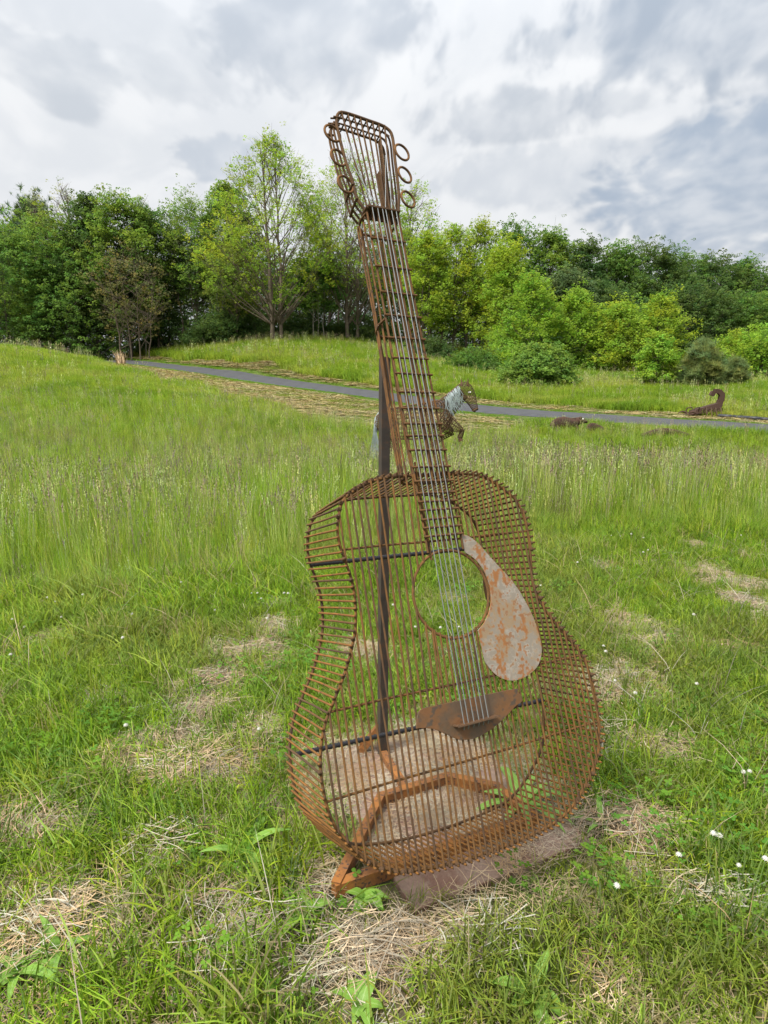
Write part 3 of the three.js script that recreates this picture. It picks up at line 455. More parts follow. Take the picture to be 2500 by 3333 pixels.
{ // hunched animal with its snout up, half hidden by the grass
  const p = at(1846, 1424, 19.2), s = thing('animal_sculpture', [p.x, ground(p.x, p.z), p.z], 'rusty hunched animal sculpture with raised snout and white eye, left of the small one', 'sculpture');
  mesh('body', mergeGeometries([wireSkin([[-0.5, 0.17, 0.08, 0.08], [-0.36, 0.26, 0.16, 0.16], [-0.15, 0.28, 0.19, 0.2], [0.1, 0.27, 0.15, 0.17], [0.28, 0.3, 0.1, 0.12]], 30, 26, 0.011, 4)]), rustPlate, s);
  mesh('back_strap', rod([V(-0.5, 0.22, 0), V(-0.34, 0.43, 0), V(-0.15, 0.47, 0), V(0.1, 0.42, 0), V(0.3, 0.44, 0), V(0.42, 0.45, 0)], 0.03, 6), rustPlate, s);
  mesh('head', mergeGeometries([wireSkin([[0.26, 0.33, 0.1, 0.12], [0.38, 0.36, 0.09, 0.11], [0.5, 0.35, 0.06, 0.09], [0.58, 0.33, 0.025, 0.05]], 14, 18, 0.011, 4), new THREE.SphereGeometry(0.05, 8, 6).translate(0.36, 0.45, 0.06)]), rustPlate, s);
  for (const z of [-1, 1]) mesh('eye', new THREE.SphereGeometry(0.028, 8, 6).translate(0.43, 0.42, z * 0.085), new THREE.MeshStandardMaterial({ color: 0xcfcabf, roughness: 0.5 }), s);
  for (const [x, z] of [[-0.38, 0.16], [-0.38, -0.16], [0.2, 0.14], [0.2, -0.14]]) mesh('leg', rod([V(x, 0.25, z * 0.7), V(x + 0.08, 0.14, z * 1.3), V(x - 0.05, 0.0, z * 1.35), V(x + 0.08, 0.0, z * 1.5)], 0.03, 6), rustPlate, s);
  mesh('tail', rod([V(-0.5, 0.2, 0), V(-0.6, 0.12, 0), V(-0.72, 0.06, 0)], 0.02, 6), rustPlate, s);
}
{ const p = at(1934, 1430, 18.8), s = thing('animal_sculpture', [p.x, ground(p.x, p.z), p.z], 'small rusty animal sculpture just right of the hunched one, half hidden in grass', 'sculpture');
  mesh('body', wireSkin([[-0.22, 0.16, 0.06, 0.06], [-0.1, 0.22, 0.12, 0.12], [0.06, 0.2, 0.1, 0.1], [0.2, 0.17, 0.07, 0.07], [0.26, 0.16, 0.03, 0.03]], 16, 16, 0.012, 4), rustPlate, s);
  for (const [x, z] of [[-0.14, 0.1], [-0.14, -0.1], [0.16, 0.09], [0.16, -0.09]]) mesh('leg', rod([V(x, 0.18, z), V(x + 0.04, 0.09, z * 1.4), V(x, 0.0, z * 1.5)], 0.02, 6), rustPlate, s);
}
{ const p = at(2165, 1428, 17.6), s = thing('lizard_sculpture', [p.x, ground(p.x, p.z) - 0.02, p.z], 'long low reddish metal creature lying in tall grass near the path', 'sculpture');
  mesh('body', wireSkin([[-0.7, 0.14, 0.03, 0.04], [-0.45, 0.2, 0.07, 0.09], [-0.1, 0.24, 0.11, 0.14], [0.25, 0.22, 0.09, 0.12], [0.5, 0.18, 0.06, 0.07], [0.85, 0.1, 0.03, 0.03]], 34, 18, 0.009, 4), rustPlate, s);
  for (const [x, z] of [[-0.3, 0.14], [-0.3, -0.14], [0.3, 0.13], [0.3, -0.13]]) mesh('leg', rod([V(x, 0.2, z * 0.6), V(x + 0.07, 0.14, z * 1.5), V(x - 0.02, 0.0, z * 1.8)], 0.02, 6), M.rodOrange, s);
}
{ // corrugated pipe along the verge
  const pts = []; for (let i = 0; i <= 24; i++) { const p = at(lerp(2338, 2640, i / 24), lerp(1364, 1378, i / 24), lerp(23.6, 21.6, i / 24)); pts.push(V(p.x, ground(p.x, p.z) + 0.075, p.z + 0.08 * Math.sin(i * 0.9))); }
  const c = new THREE.CatmullRomCurve3(pts), sp2 = c.getSpacedPoints(220), g = rod(sp2, 0.075, 12), pos = g.attributes.position;
  for (let i = 0; i < 221; i++) for (let k = 0; k <= 12; k++) { const a = i * 13 + k, s = i % 2 ? 1 : 0.84; pos.setXYZ(a, sp2[i].x + (pos.getX(a) - sp2[i].x) * s, sp2[i].y + (pos.getY(a) - sp2[i].y) * s, sp2[i].z + (pos.getZ(a) - sp2[i].z) * s); }
  tag(mesh('drain_pipe', g, new THREE.MeshStandardMaterial({ color: new THREE.Color(0.02, 0.022, 0.026), roughness: 0.5 })), 'black corrugated drain pipe lying on the verge right of the scorpion', 'pipe');
}
// ------------------------------------------------------------------ trees and shrubs
function facing(g) { // every face wound to agree with its normals
  const p = g.attributes.position, n = g.attributes.normal, x = g.index.array, a = V(0, 0, 0), b = V(0, 0, 0), c = V(0, 0, 0), m = V(0, 0, 0);
  for (let i = 0; i < x.length; i += 3) { a.fromBufferAttribute(p, x[i]); b.fromBufferAttribute(p, x[i + 1]).sub(a); c.fromBufferAttribute(p, x[i + 2]).sub(a); b.cross(c); m.set(0, 0, 0); for (let k = 0; k < 3; k++) { a.fromBufferAttribute(n, x[i + k]); m.add(a); } if (b.dot(m) < 0) { const t = x[i + 1]; x[i + 1] = x[i + 2]; x[i + 2] = t; } }
  return g;
}
function leafClump(seed, n, R, L, Wd, flat = 0.55) { // a spray of small pointed leaves
  const r = rng(seed), pos = [], nor = [], idx = [];
  for (let i = 0; i < n; i++) {
    const d = V(r() * 2 - 1, r() * 2 - 1, r() * 2 - 1); if (d.length() > 1) { i--; continue; }
    const c = V(d.x * R, d.y * R * flat, d.z * R), up = V((r() - 0.5) * 1.5 + d.x * 0.5, 1, (r() - 0.5) * 1.5 + d.z * 0.5).normalize();
    const t = V(r() - 0.5, (r() - 0.6) * 0.7, r() - 0.5).addScaledVector(up, 0).normalize(); t.addScaledVector(up, -t.dot(up)).normalize();
    const s = V(0, 0, 0).crossVectors(up, t), k = 0.7 + r() * 0.6, l = L * k, w = Wd * k, b = pos.length / 3;
    for (const [a, e, h] of [[-0.5, 0, 0], [0, 0.5, 0.06], [0.5, 0, -0.1], [0, -0.5, 0.06]]) { pos.push(c.x + t.x * l * a + s.x * w * e + up.x * h * l, c.y + t.y * l * a + s.y * w * e + up.y * h * l, c.z + t.z * l * a + s.z * w * e + up.z * h * l); nor.push(up.x, up.y, up.z); }
    idx.push(b, b + 1, b + 2, b, b + 2, b + 3);
  }
  const g = new THREE.BufferGeometry(); g.setAttribute('position', new THREE.Float32BufferAttribute(pos, 3)); g.setAttribute('normal', new THREE.Float32BufferAttribute(nor, 3)); g.setIndex(idx); return facing(g);
}
function needleClump(seed, n, L, w) { const r = rng(seed), pos = [], nor = [], idx = []; for (let i = 0; i < n; i++) { const d = V(r() * 2 - 1, r() * 1.3 - 0.3, r() * 2 - 1).normalize(), s = V(-d.z, (r() - 0.5) * 0.8, d.x).normalize(), l = L * (0.7 + r() * 0.5), b = pos.length / 3, nn = V(0, 0, 0).crossVectors(d, s); for (const [a, e] of [[0, 1], [0, -1], [1, 0]]) { pos.push(d.x * l * a + s.x * w * e, d.y * l * a + s.y * w * e, d.z * l * a + s.z * w * e); nor.push(nn.x, nn.y, nn.z); } idx.push(b, b + 1, b + 2); } const g = new THREE.BufferGeometry(); g.setAttribute('position', new THREE.Float32BufferAttribute(pos, 3)); g.setAttribute('normal', new THREE.Float32BufferAttribute(nor, 3)); g.setIndex(idx); return facing(g); }
const CL = { mid: leafClump(1, 14, 0.34, 0.2, 0.12), fine: leafClump(2, 12, 0.3, 0.13, 0.07), small: leafClump(3, 16, 0.22, 0.11, 0.07), pine: needleClump(4, 26, 0.26, 0.012), pineFar: needleClump(5, 22, 0.42, 0.024) };
const leafMat = new THREE.MeshPhysicalMaterial({ color: 0xffffff, roughness: 1, side: THREE.DoubleSide, transmission: 0.5, thickness: 0, specularIntensity: 0.15 });
const barkMat = (a, b, s) => { const m = rustMat(a, b, b.map((v) => v * 0.7), 0.95, 0, s, 0.9); m.bumpScale = 0.01; return m; };
const BARK = { dark: barkMat([0.07, 0.058, 0.045], [0.1, 0.085, 0.068], 80), brown: barkMat([0.11, 0.085, 0.06], [0.16, 0.125, 0.09], 81), pale: barkMat([0.24, 0.215, 0.175], [0.33, 0.3, 0.25], 82) };
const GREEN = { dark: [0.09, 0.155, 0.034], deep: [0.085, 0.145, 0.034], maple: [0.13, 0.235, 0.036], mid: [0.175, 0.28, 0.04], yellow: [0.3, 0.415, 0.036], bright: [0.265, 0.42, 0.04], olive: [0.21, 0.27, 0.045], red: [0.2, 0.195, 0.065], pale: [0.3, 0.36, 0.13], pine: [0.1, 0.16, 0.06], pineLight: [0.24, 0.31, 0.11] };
const dummy = new THREE.Object3D(), tint = new THREE.Color();
function copies(name, geo, mat, list, parent, shadow = true) {
  const m = new THREE.InstancedMesh(geo, mat, list.length); m.name = parent ? name : numbered(name);
  list.forEach((o, i) => { dummy.position.set(o[0], o[1], o[2]); dummy.rotation.set(o[5] ?? 0, o[4] ?? 0, o[6] ?? 0); const s = o[3] ?? 1; dummy.scale.set(s, s * (o[8] ?? 1), s); dummy.updateMatrix(); m.setMatrixAt(i, dummy.matrix); const c = o[7] ?? [1, 1, 1]; m.setColorAt(i, tint.setRGB(c[0], c[1], c[2])); });
  m.castShadow = m.receiveShadow = true; m.userData.kind = 'stuff'; (parent ?? scene).add(m); return m;
}
const vary = (c, r, k = 0.28) => { const f = 1 + (r() - 0.5) * 2 * k, y = (r() - 0.5) * 0.3; return [c[0] * f * (1 + y), c[1] * f, c[2] * f * (1 - y)]; };
// px: pixel of the foot; top: pixel row of the top; w: crown width in pixels
function tree(name, label, category, o) {
  const r = rng(o.seed), foot = at(o.x, 1200, o.z), gx = foot.x, gz = -o.z, gy = ground(gx, gz), topP = at(o.x, o.top, o.z);
  const H = topP.y - gy, Wm = (o.w / F) * o.z, g = thing(name, [gx, gy - 0.05, gz], label, category, o.group);
  const low = (o.low ?? 0.3) * H, n = Math.round((o.blobs ?? 16 + H * 1.4) * 1.3), crown = [], wood = [], lean = (o.lean ?? 0) * H;
  const trunks = o.trunks ?? 1, tr = o.tr ?? 0.012 * H + 0.03, tpts = [];
  for (let t = 0; t < trunks; t++) {
    const off = trunks > 1 ? (t - (trunks - 1) / 2) * (o.gap ?? 0.5) : 0, pts = [], ln = lean + (r() - 0.5) * 0.06 * H, top = (o.trunkTop ?? 0.86) * H * (1 - t * 0.06);
    for (let i = 0; i <= 7; i++) { const f = i / 7; pts.push(V(off * (1 + f * 0.6) + ln * f * f + (i ? (r() - 0.5) * 0.06 * Math.sqrt(H) : 0), f * top, (r() - 0.5) * 0.1)); }
    tpts.push(pts); wood.push(rod(pts, tr * (t ? 0.8 : 1), 8, false, tr * 0.12));
  }
  const trunkPt = (pts, y) => { for (let i = 1; i < pts.length; i++) if (pts[i].y >= y) { const a = pts[i - 1], b = pts[i]; return a.clone().lerp(b, (y - a.y) / Math.max(1e-4, b.y - a.y)); } return pts[pts.length - 1].clone(); };
  const shape = o.shape ?? 'round';
  const prof = (f) => shape === 'cone' ? Math.pow(1 - Math.pow(f, 2.1), 0.9) * (0.45 + 0.55 * sstep(0, 0.18, f)) * 1.15 : shape === 'egg' ? Math.pow(Math.sin(Math.PI * Math.min(1, 0.12 + f * 0.88)), 0.7) * (1 - 0.35 * f) * 1.1 : shape === 'dome' ? Math.sqrt(Math.max(0, 1 - f * f)) : Math.pow(Math.sin(Math.PI * (0.1 + 0.86 * f)), 0.6);
  const per = o.per ?? 60, geo = o.clump ?? CL.mid, gs = o.cs ?? 1, base = o.color;
  for (let b = 0; b < n; b++) {
    const f = Math.pow((b + r()) / n, o.pow ?? 0.95), a = b * 2.4 + r() * 1.2, rad = (Wm / 2) * prof(f) * (0.45 + 0.55 * Math.sqrt(r())) * (0.85 + 0.3 * r());
    const bs = (o.bs ?? 0.2) * Wm * (0.65 + 0.6 * r()) * (shape === 'cone' ? 1.1 - 0.5 * f : 1);
    const c = V(Math.cos(a) * rad + lean * f, low + f * (H - low) - bs * 0.35, Math.sin(a) * rad * 0.9), tp = tpts[b % trunks];
    const y0 = Math.max(0.1 * H, Math.min((o.trunkTop ?? 0.86) * H * 0.97, c.y - rad * (o.rise ?? 0.75) - 0.1 * H * r())), s0 = trunkPt(tp, y0), mid = s0.clone().lerp(c, 0.5).add(V((r() - 0.5) * 0.3, -0.06 * rad + (r() - 0.5) * 0.2, (r() - 0.5) * 0.3));
    wood.push(rod([s0, mid, c], tr * 0.3 * (1 - f * 0.5) + 0.008, 4, false, 0.008));
    for (let k = 0; k < (o.twigs ?? 3); k++) { const d = V(r() - 0.5, (r() - 0.25) * 0.8, r() - 0.5).multiplyScalar(bs * 2.2); wood.push(rod([mid.clone().lerp(c, 0.4 + 0.6 * r()), c.clone().addScaledVector(d, 0.5), c.clone().add(d)], 0.013, 3, false, 0.005)); }
    const dens = per * 0.74 * (o.thin ? lerp(1, o.thin, sstep(0.35, 0.95, f)) : 1) * (0.6 + 0.8 * r()), bt = vary(base, r, 0.09);
    for (let k = 0; k < dens; k++) {
      const d = V(r() * 2 - 1, r() * 2 - 1, r() * 2 - 1); const l = d.length(); if (l > 1 || l < 0.05) { k -= 0.7; continue; }
      d.multiplyScalar((bs * (r() < 0.3 ? 0.9 + 0.95 * r() : 0.45 + 0.65 * r())) / Math.max(0.35, l)); d.y *= d.y > 0 ? 0.85 : 0.6;
      const y = c.y + d.y; if (y < 0.03) continue;
      crown.push([c.x + d.x, y, c.z + d.z, gs * (0.7 + r() * 0.6), r() * 6.28, (r() - 0.5) * 0.9, (r() - 0.5) * 0.9, vary(bt, r, 0.22)]);
    }
  }
  mesh('trunk', mergeGeometries(wood), o.bark ?? BARK.dark, g);
  const cr = copies('crown', geo, leafMat, crown, g); cr.name = 'crown';
  return g;
}
const T = (label, x, top, w, z, seed, o = {}, name = 'tree', cat = 'tree') => tree(name, label, cat, { x, top, w, z, seed, color: GREEN.mid, ...o });
// left wood
T('dark evergreen rising behind the far left edge of the wood', -20, 660, 220, 66, 101, { color: GREEN.pine, clump: CL.pineFar, shape: 'egg', low: 0.25, per: 110, cs: 1.2 }, 'pine_tree');
T('dark green pine top above the maples at left', 150, 655, 190, 64, 102, { color: GREEN.pine, clump: CL.pineFar, shape: 'egg', low: 0.3, per: 110, cs: 1.2 }, 'pine_tree');
T('broad leafy maple at the left edge of the picture', 40, 745, 330, 56, 103, { color: GREEN.maple, low: 0.08, per: 75, blobs: 34 });
T('tall mid green tree behind the left edge maple', 175, 690, 260, 58, 104, { color: GREEN.mid, low: 0.12, per: 70 });
T('dense maple with leaves down to the grass, left of the reddish tree', 270, 830, 320, 57, 105, { color: GREEN.maple, low: 0.02, per: 85, blobs: 38, bs: 0.18 });
T('dark oak with a pointed top standing behind the dense maple', 330, 640, 190, 58, 106, { color: GREEN.dark, low: 0.2, per: 75, shape: 'egg' });
T('nearly bare pale tree reaching above the left treetops', 255, 600, 120, 60, 107, { color: GREEN.pale, low: 0.55, per: 4, blobs: 40, twigs: 7, shape: 'egg', clump: CL.fine, bark: BARK.brown, rise: 1.1, trunkTop: 0.97 });
T('thin bare tree left of the tallest bare one', 165, 618, 90, 61, 108, { color: GREEN.pale, low: 0.6, per: 7, blobs: 26, twigs: 6, shape: 'egg', clump: CL.fine, bark: BARK.brown, rise: 1.1, trunkTop: 0.97 });
T('leafy tree with a rounded top between the oak and the willowy tree', 430, 636, 200, 57, 109, { color: GREEN.mid, low: 0.25, per: 75 });
T('sparse thin tree above the treetops left of centre', 495, 636, 90, 62, 110, { color: GREEN.pale, low: 0.6, per: 6, blobs: 26, twigs: 6, shape: 'egg', clump: CL.fine, bark: BARK.brown, rise: 1.1, trunkTop: 0.97 });
T('slender tree with reddish brown young leaves and bare stems', 445, 815, 220, 54, 111, { color: GREEN.red, low: 0.34, per: 13, blobs: 44, trunks: 4, gap: 0.75, tr: 0.08, clump: CL.fine, bark: BARK.brown, twigs: 5, lean: -0.03 });
T('dark leafy tree behind the reddish stems', 530, 690, 200, 60, 112, { color: GREEN.dark, low: 0.15, per: 70 });
T('willowy green tree with a pale lichen trunk', 650, 652, 240, 60, 113, { color: GREEN.mid, low: 0.4, per: 85, clump: CL.fine, cs: 1.2, bark: BARK.pale, tr: 0.15, blobs: 34 });
T('leaning bare pale trunk right of the lichen tree', 722, 760, 60, 59, 114, { color: GREEN.mid, low: 0.55, per: 20, blobs: 10, bark: BARK.pale, tr: 0.09, lean: -0.07 });
T('rounded bright tree behind the tallest tree on its left', 765, 605, 180, 61, 115, { color: GREEN.mid, low: 0.2, per: 85 });
T('yellow green tree filling in left of the double trunk', 775, 800, 170, 56, 116, { color: GREEN.olive, low: 0.42, per: 45, clump: CL.fine, bark: BARK.brown });
T('tallest tree, with a double trunk and sparse spring leaves on the mound', 905, 438, 430, 54, 117, { color: GREEN.yellow, low: 0.27, per: 50, thin: 0.3, blobs: 84, trunks: 2, gap: 0.8, tr: 0.21, shape: 'cone', bs: 0.13, twigs: 6, clump: CL.fine, cs: 1.15, bark: BARK.brown, rise: 1.15, trunkTop: 0.97, pow: 0.8 });
T('slim pale stemmed tree just right of the double trunk', 1040, 830, 140, 56, 118, { color: GREEN.maple, low: 0.42, per: 60, blobs: 18, trunks: 3, gap: 0.35, tr: 0.07, bark: BARK.pale });
T('sparse tall tree behind the guitar head', 1150, 490, 330, 56, 119, { color: GREEN.yellow, low: 0.34, per: 42, thin: 0.35, blobs: 70, trunks: 2, gap: 0.9, tr: 0.19, shape: 'egg', bs: 0.14, twigs: 6, clump: CL.fine, bark: BARK.brown, rise: 1.15, trunkTop: 0.95 });
T('dark tree filling the gap left of the guitar head', 1075, 620, 170, 63, 120, { color: GREEN.olive, low: 0.3, per: 30, clump: CL.fine, twigs: 5, bark: BARK.brown });
T('sparse green tree right of the guitar neck', 1345, 590, 230, 57, 121, { color: GREEN.yellow, low: 0.3, per: 40, thin: 0.3, blobs: 50, shape: 'egg', bs: 0.15, twigs: 5, clump: CL.fine, cs: 1.1, bark: BARK.brown, rise: 1.1 });
// grove right of the neck
T('yellow green tree nearest the neck in the right grove', 1385, 760, 170, 52, 122, { color: GREEN.yellow, low: 0.26, per: 50, blobs: 40, bs: 0.16, shape: 'egg', trunks: 2, bark: BARK.brown, clump: CL.fine, cs: 1.2 });
T('tall thin topped yellow green tree of the right grove', 1475, 735, 190, 53, 123, { color: GREEN.yellow, low: 0.26, per: 48, thin: 0.6, blobs: 46, bs: 0.15, shape: 'egg', trunks: 3, gap: 0.9, bark: BARK.brown, clump: CL.fine, cs: 1.2 });
T('yellow green tree with a feathery tip in mid grove', 1560, 715, 180, 54, 124, { color: GREEN.yellow, low: 0.26, per: 50, thin: 0.6, blobs: 44, bs: 0.15, shape: 'egg', trunks: 2, gap: 0.9, bark: BARK.brown, clump: CL.fine, cs: 1.2 });
T('rounder yellow green tree on the right side of the grove', 1640, 790, 200, 50, 125, { color: GREEN.yellow, low: 0.06, per: 58, blobs: 44, bs: 0.16, shape: 'egg', trunks: 2, bark: BARK.brown, clump: CL.fine, cs: 1.2 });
T('low bright tree at the foot of the grove', 1720, 900, 190, 46, 126, { color: GREEN.bright, low: 0.03, per: 60, blobs: 36, bs: 0.17, shape: 'egg', clump: CL.fine, cs: 1.15 });
T('dark crowned tree behind the grove', 1665, 735, 190, 66, 127, { color: GREEN.maple, low: 0.1, per: 80 });
T('feathery grey green tree right of the grove', 1780, 750, 210, 64, 128, { color: GREEN.mid, low: 0.1, per: 85, shape: 'egg', bs: 0.17 });
// far right wood
[['first dark tree of the right wood, beside the feathery one', 1880, 790, 200, 66, GREEN.dark], ['pointed dark tree left of middle in the right wood', 1985, 805, 220, 67, GREEN.maple], ['broad dark tree in the middle of the right wood', 2090, 800, 240, 68, GREEN.dark], ['tall mid green tree right of the middle of the right wood', 2190, 830, 220, 70, GREEN.maple], ['rounded dark tree before the last ones of the right wood', 2290, 840, 220, 71, GREEN.dark], ['second to last tree of the right wood skyline', 2390, 855, 220, 72, GREEN.maple], ['last tree of the right wood at the picture edge', 2490, 885, 230, 72, GREEN.dark], ['tree just past the right picture edge', 2620, 900, 260, 72, GREEN.maple]]
  .forEach(([l, x, top, w, z, c], i) => T(l, x, top, w, z, 140 + i, { color: c, low: 0.08, per: 95, blobs: 40, bs: 0.18, shape: i % 2 ? 'egg' : 'round' }));
[['lower dark maple in front of the right wood, left part', 1950, 930, 210, 60, GREEN.dark], ['blue green poplar in front of the right wood', 1830, 880, 170, 58, [0.1, 0.165, 0.06]], ['lower dark maple in front of the right wood, right part', 2230, 930, 260, 60, GREEN.dark], ['dark maple at right front with low branches', 2400, 960, 260, 60, GREEN.maple]]
  .forEach(([l, x, top, w, z, c], i) => T(l, x, top, w, z, 160 + i, { color: c, low: 0.05, per: 90, blobs: 36, bs: 0.19 }));
// middle distance at right
T('yellow green young tree behind the round bush, left one', 1870, 945, 190, 47, 171, { color: GREEN.bright, low: 0.05, per: 55, blobs: 36, bs: 0.16, shape: 'egg', clump: CL.fine, cs: 1.15 });
T('yellow green young tree behind the round bush, wider right one', 2010, 985, 220, 46, 172, { color: GREEN.yellow, low: 0.06, per: 60, blobs: 40, bs: 0.16, shape: 'egg', trunks: 2, clump: CL.fine, cs: 1.15 });
T('yellow green young tree with a leaning top before the dark wood', 2125, 960, 180, 46, 173, { color: GREEN.yellow, low: 0.08, per: 52, blobs: 38, bs: 0.16, shape: 'egg', clump: CL.fine, cs: 1.15, lean: 0.05 });
T('bright bushy tree at the right picture edge', 2480, 1070, 230, 42, 174, { color: GREEN.bright, low: 0.03, per: 70, blobs: 34, bs: 0.18, shape: 'dome', clump: CL.fine });
T('bright bushy tree behind the pine shrub', 2390, 1090, 150, 44, 175, { color: GREEN.yellow, low: 0.03, per: 60, blobs: 26, bs: 0.2, shape: 'dome', clump: CL.fine });
T('small light green tree with spreading limbs, left of the pine', 2140, 1088, 125, 36, 176, { color: GREEN.bright, low: 0.16, per: 34, blobs: 26, bs: 0.17, trunks: 3, gap: 0.2, tr: 0.05, clump: CL.small, cs: 1.1, shape: 'egg', bark: BARK.brown });
T('dense round honeysuckle bush standing in the meadow', 1757, 1138, 215, 36.4, 177, { color: GREEN.mid, low: 0.0, per: 150, blobs: 44, bs: 0.16, shape: 'dome', clump: CL.small, trunkTop: 0.5, cs: 1.2 }, 'round_bush', 'bush');
T('bushy young pine in the meadow at right', 2280, 1112, 128, 35, 178, { color: GREEN.pineLight, low: 0.02, per: 48, blobs: 56, bs: 0.12, clump: CL.pine, shape: 'egg', twigs: 4, cs: 1.25 }, 'pine_shrub', 'pine');
T('smaller young pine right of the bushy one', 2392, 1168, 68, 36, 179, { color: GREEN.pineLight, low: 0.22, per: 70, blobs: 22, bs: 0.2, clump: CL.pine, shape: 'egg', cs: 0.9 }, 'pine_shrub', 'pine');
// shrubs along the foot of the wood
T('large dark green shrub left of the double trunk', 760, 1015, 260, 58, 181, { color: GREEN.dark, low: 0.0, per: 120, blobs: 44, bs: 0.15, shape: 'dome', clump: CL.fine, cs: 1.1, trunkTop: 0.5 }, 'shrub', 'shrub');
T('bright leafed shrub atop the large dark one', 775, 985, 90, 60, 182, { color: GREEN.bright, low: 0.55, per: 60, blobs: 12, bs: 0.28, shape: 'dome', clump: CL.fine }, 'shrub', 'shrub');
T('shrub with light leaves left of the large dark one', 650, 1080, 100, 59, 183, { color: GREEN.maple, low: 0.0, per: 90, blobs: 18, bs: 0.22, shape: 'dome', clump: CL.fine, trunkTop: 0.5 }, 'shrub', 'shrub');
[['dark low shrub right of the double trunk', 985, 1040, 190, 58, GREEN.deep], ['dark low shrub behind the guitar neck', 1230, 1050, 190, 57, GREEN.deep], ['dark low shrub below the slim pale stems', 1100, 1060, 150, 59, GREEN.dark], ['dark shrub under the reddish tree', 520, 1100, 150, 62, GREEN.deep], ['dark shrub at the right of the neck foot', 1400, 1110, 130, 50, GREEN.deep], ['low sumac shrub in front of the right grove', 1550, 1150, 180, 44, GREEN.maple], ['low leafy shrub below the bright tree of the grove', 1640, 1160, 130, 44, GREEN.bright], ['dark undergrowth shrub behind the round bush', 1850, 1120, 200, 48, GREEN.maple]]
  .forEach(([l, x, top, w, z, c], i) => T(l, x, top, w, z, 190 + i, { color: c, low: 0.0, per: 85, blobs: 24, bs: 0.18, shape: 'dome', clump: CL.fine, cs: 1.1, trunkTop: 0.5 }, 'shrub', 'shrub'));
// the deep of the wood: close, dark, dense trees seen only through gaps
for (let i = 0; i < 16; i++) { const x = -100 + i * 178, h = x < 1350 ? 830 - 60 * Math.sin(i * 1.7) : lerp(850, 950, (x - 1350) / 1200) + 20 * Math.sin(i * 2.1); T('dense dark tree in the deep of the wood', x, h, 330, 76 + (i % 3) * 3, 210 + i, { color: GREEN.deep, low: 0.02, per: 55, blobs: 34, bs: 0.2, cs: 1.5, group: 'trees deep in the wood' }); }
for (let i = 0; i < 26; i++) { const rr = rng(300 + i), x = 380 + i * 42 + rr() * 20; if (x > 1470) break; T('thin dark stem among the shaded trees of the wood', x, 760 + rr() * 120, 70, 57 + rr() * 6, 330 + i, { color: GREEN.dark, low: 0.5, per: 22, blobs: 9, bs: 0.3, tr: 0.07 + rr() * 0.06, bark: rr() < 0.3 ? BARK.pale : BARK.brown, lean: (rr() - 0.5) * 0.15, group: 'thin stems inside the wood', clump: CL.fine }); }
// ------------------------------------------------------------------ grass, straw, clover and weeds
function blades(seed, n, h, w, R, bend, o = {}) {
  const r = rng(seed), pos = [], nor = [], idx = [];
  for (let i = 0; i < n; i++) {
    const a = r() * 6.283, q = R * Math.sqrt(r()), bx = Math.cos(a) * q, bz = Math.sin(a) * q, dir = r() * 6.283, hh = h * (0.45 + 0.7 * r()), ww = w * (0.7 + 0.6 * r()), B = bend * (0.3 + 1.1 * r()) * hh, lean = (o.lean ?? 0.25) * hh * (r() - 0.3);
    const dx = Math.cos(dir), dz = Math.sin(dir), face = dir + 1.571 + (r() - 0.5) * 1.2, sx = Math.cos(face), sz = Math.sin(face), S = o.segs ?? 3, b0 = pos.length / 3, kink = r() < (o.kink ?? 0.12) ? 0.5 + r() * 0.4 : 2;
    for (let k = 0; k <= S; k++) {
      const t = k / S, tt = t > kink ? kink - (t - kink) * 0.8 : t, out = lean * t + B * t * t + (t > kink ? (t - kink) * hh * 0.6 : 0), y = hh * (tt - 0.32 * bend * t * t * t), wd = ww * 0.5 * (k === S ? 0.08 : 1 - 0.45 * t * t);
      const nx = dx * 0.55, nz = dz * 0.55, ny = 0.45 + 0.5 * t;
      const L = Math.hypot(nx, ny, nz);
      for (const s of [-1, 1]) { pos.push(bx + dx * out + sx * wd * s, y, bz + dz * out + sz * wd * s); nor.push(nx / L, ny / L, nz / L); }
      if (k) { const c = b0 + k * 2; idx.push(c - 2, c - 1, c, c, c - 1, c + 1); }
    }
  }
  const g = new THREE.BufferGeometry(); g.setAttribute('position', new THREE.Float32BufferAttribute(pos, 3)); g.setAttribute('normal', new THREE.Float32BufferAttribute(nor, 3)); g.setIndex(idx); return facing(g);
}
const grassMat = new THREE.MeshPhysicalMaterial({ color: 0xffffff, roughness: 0.95, side: THREE.DoubleSide, transmission: 0.5, thickness: 0, specularIntensity: 0.08 });
const dryMat = new THREE.MeshStandardMaterial({ color: 0xffffff, roughness: 0.75, side: THREE.DoubleSide });
const PAL = [[0.215, 0.365, 0.022], [0.285, 0.425, 0.03], [0.36, 0.46, 0.05], [0.17, 0.3, 0.025], [0.25, 0.39, 0.025]];
const pick = (r, p) => p[Math.floor(r() * p.length)];
const nearTube = (x, z) => { const ax = x + 0.152, az = z + 1.742, t = Math.max(0, Math.min(0.45, ax * 0.89 - az * 0.45)); return Math.hypot(ax - t * 0.89, az + t * 0.45) < 0.13; };
const near = (x, z) => Math.hypot(x, z);
function stuff(name, label, category, geo, mat, list) { if (!list.length) return; const m = copies(name, geo, mat, list); tag(m, label, category, null, 'stuff'); return m; }
const inView = (x, z, k = 0.72) => Math.abs(x) < -z * k + 0.5;
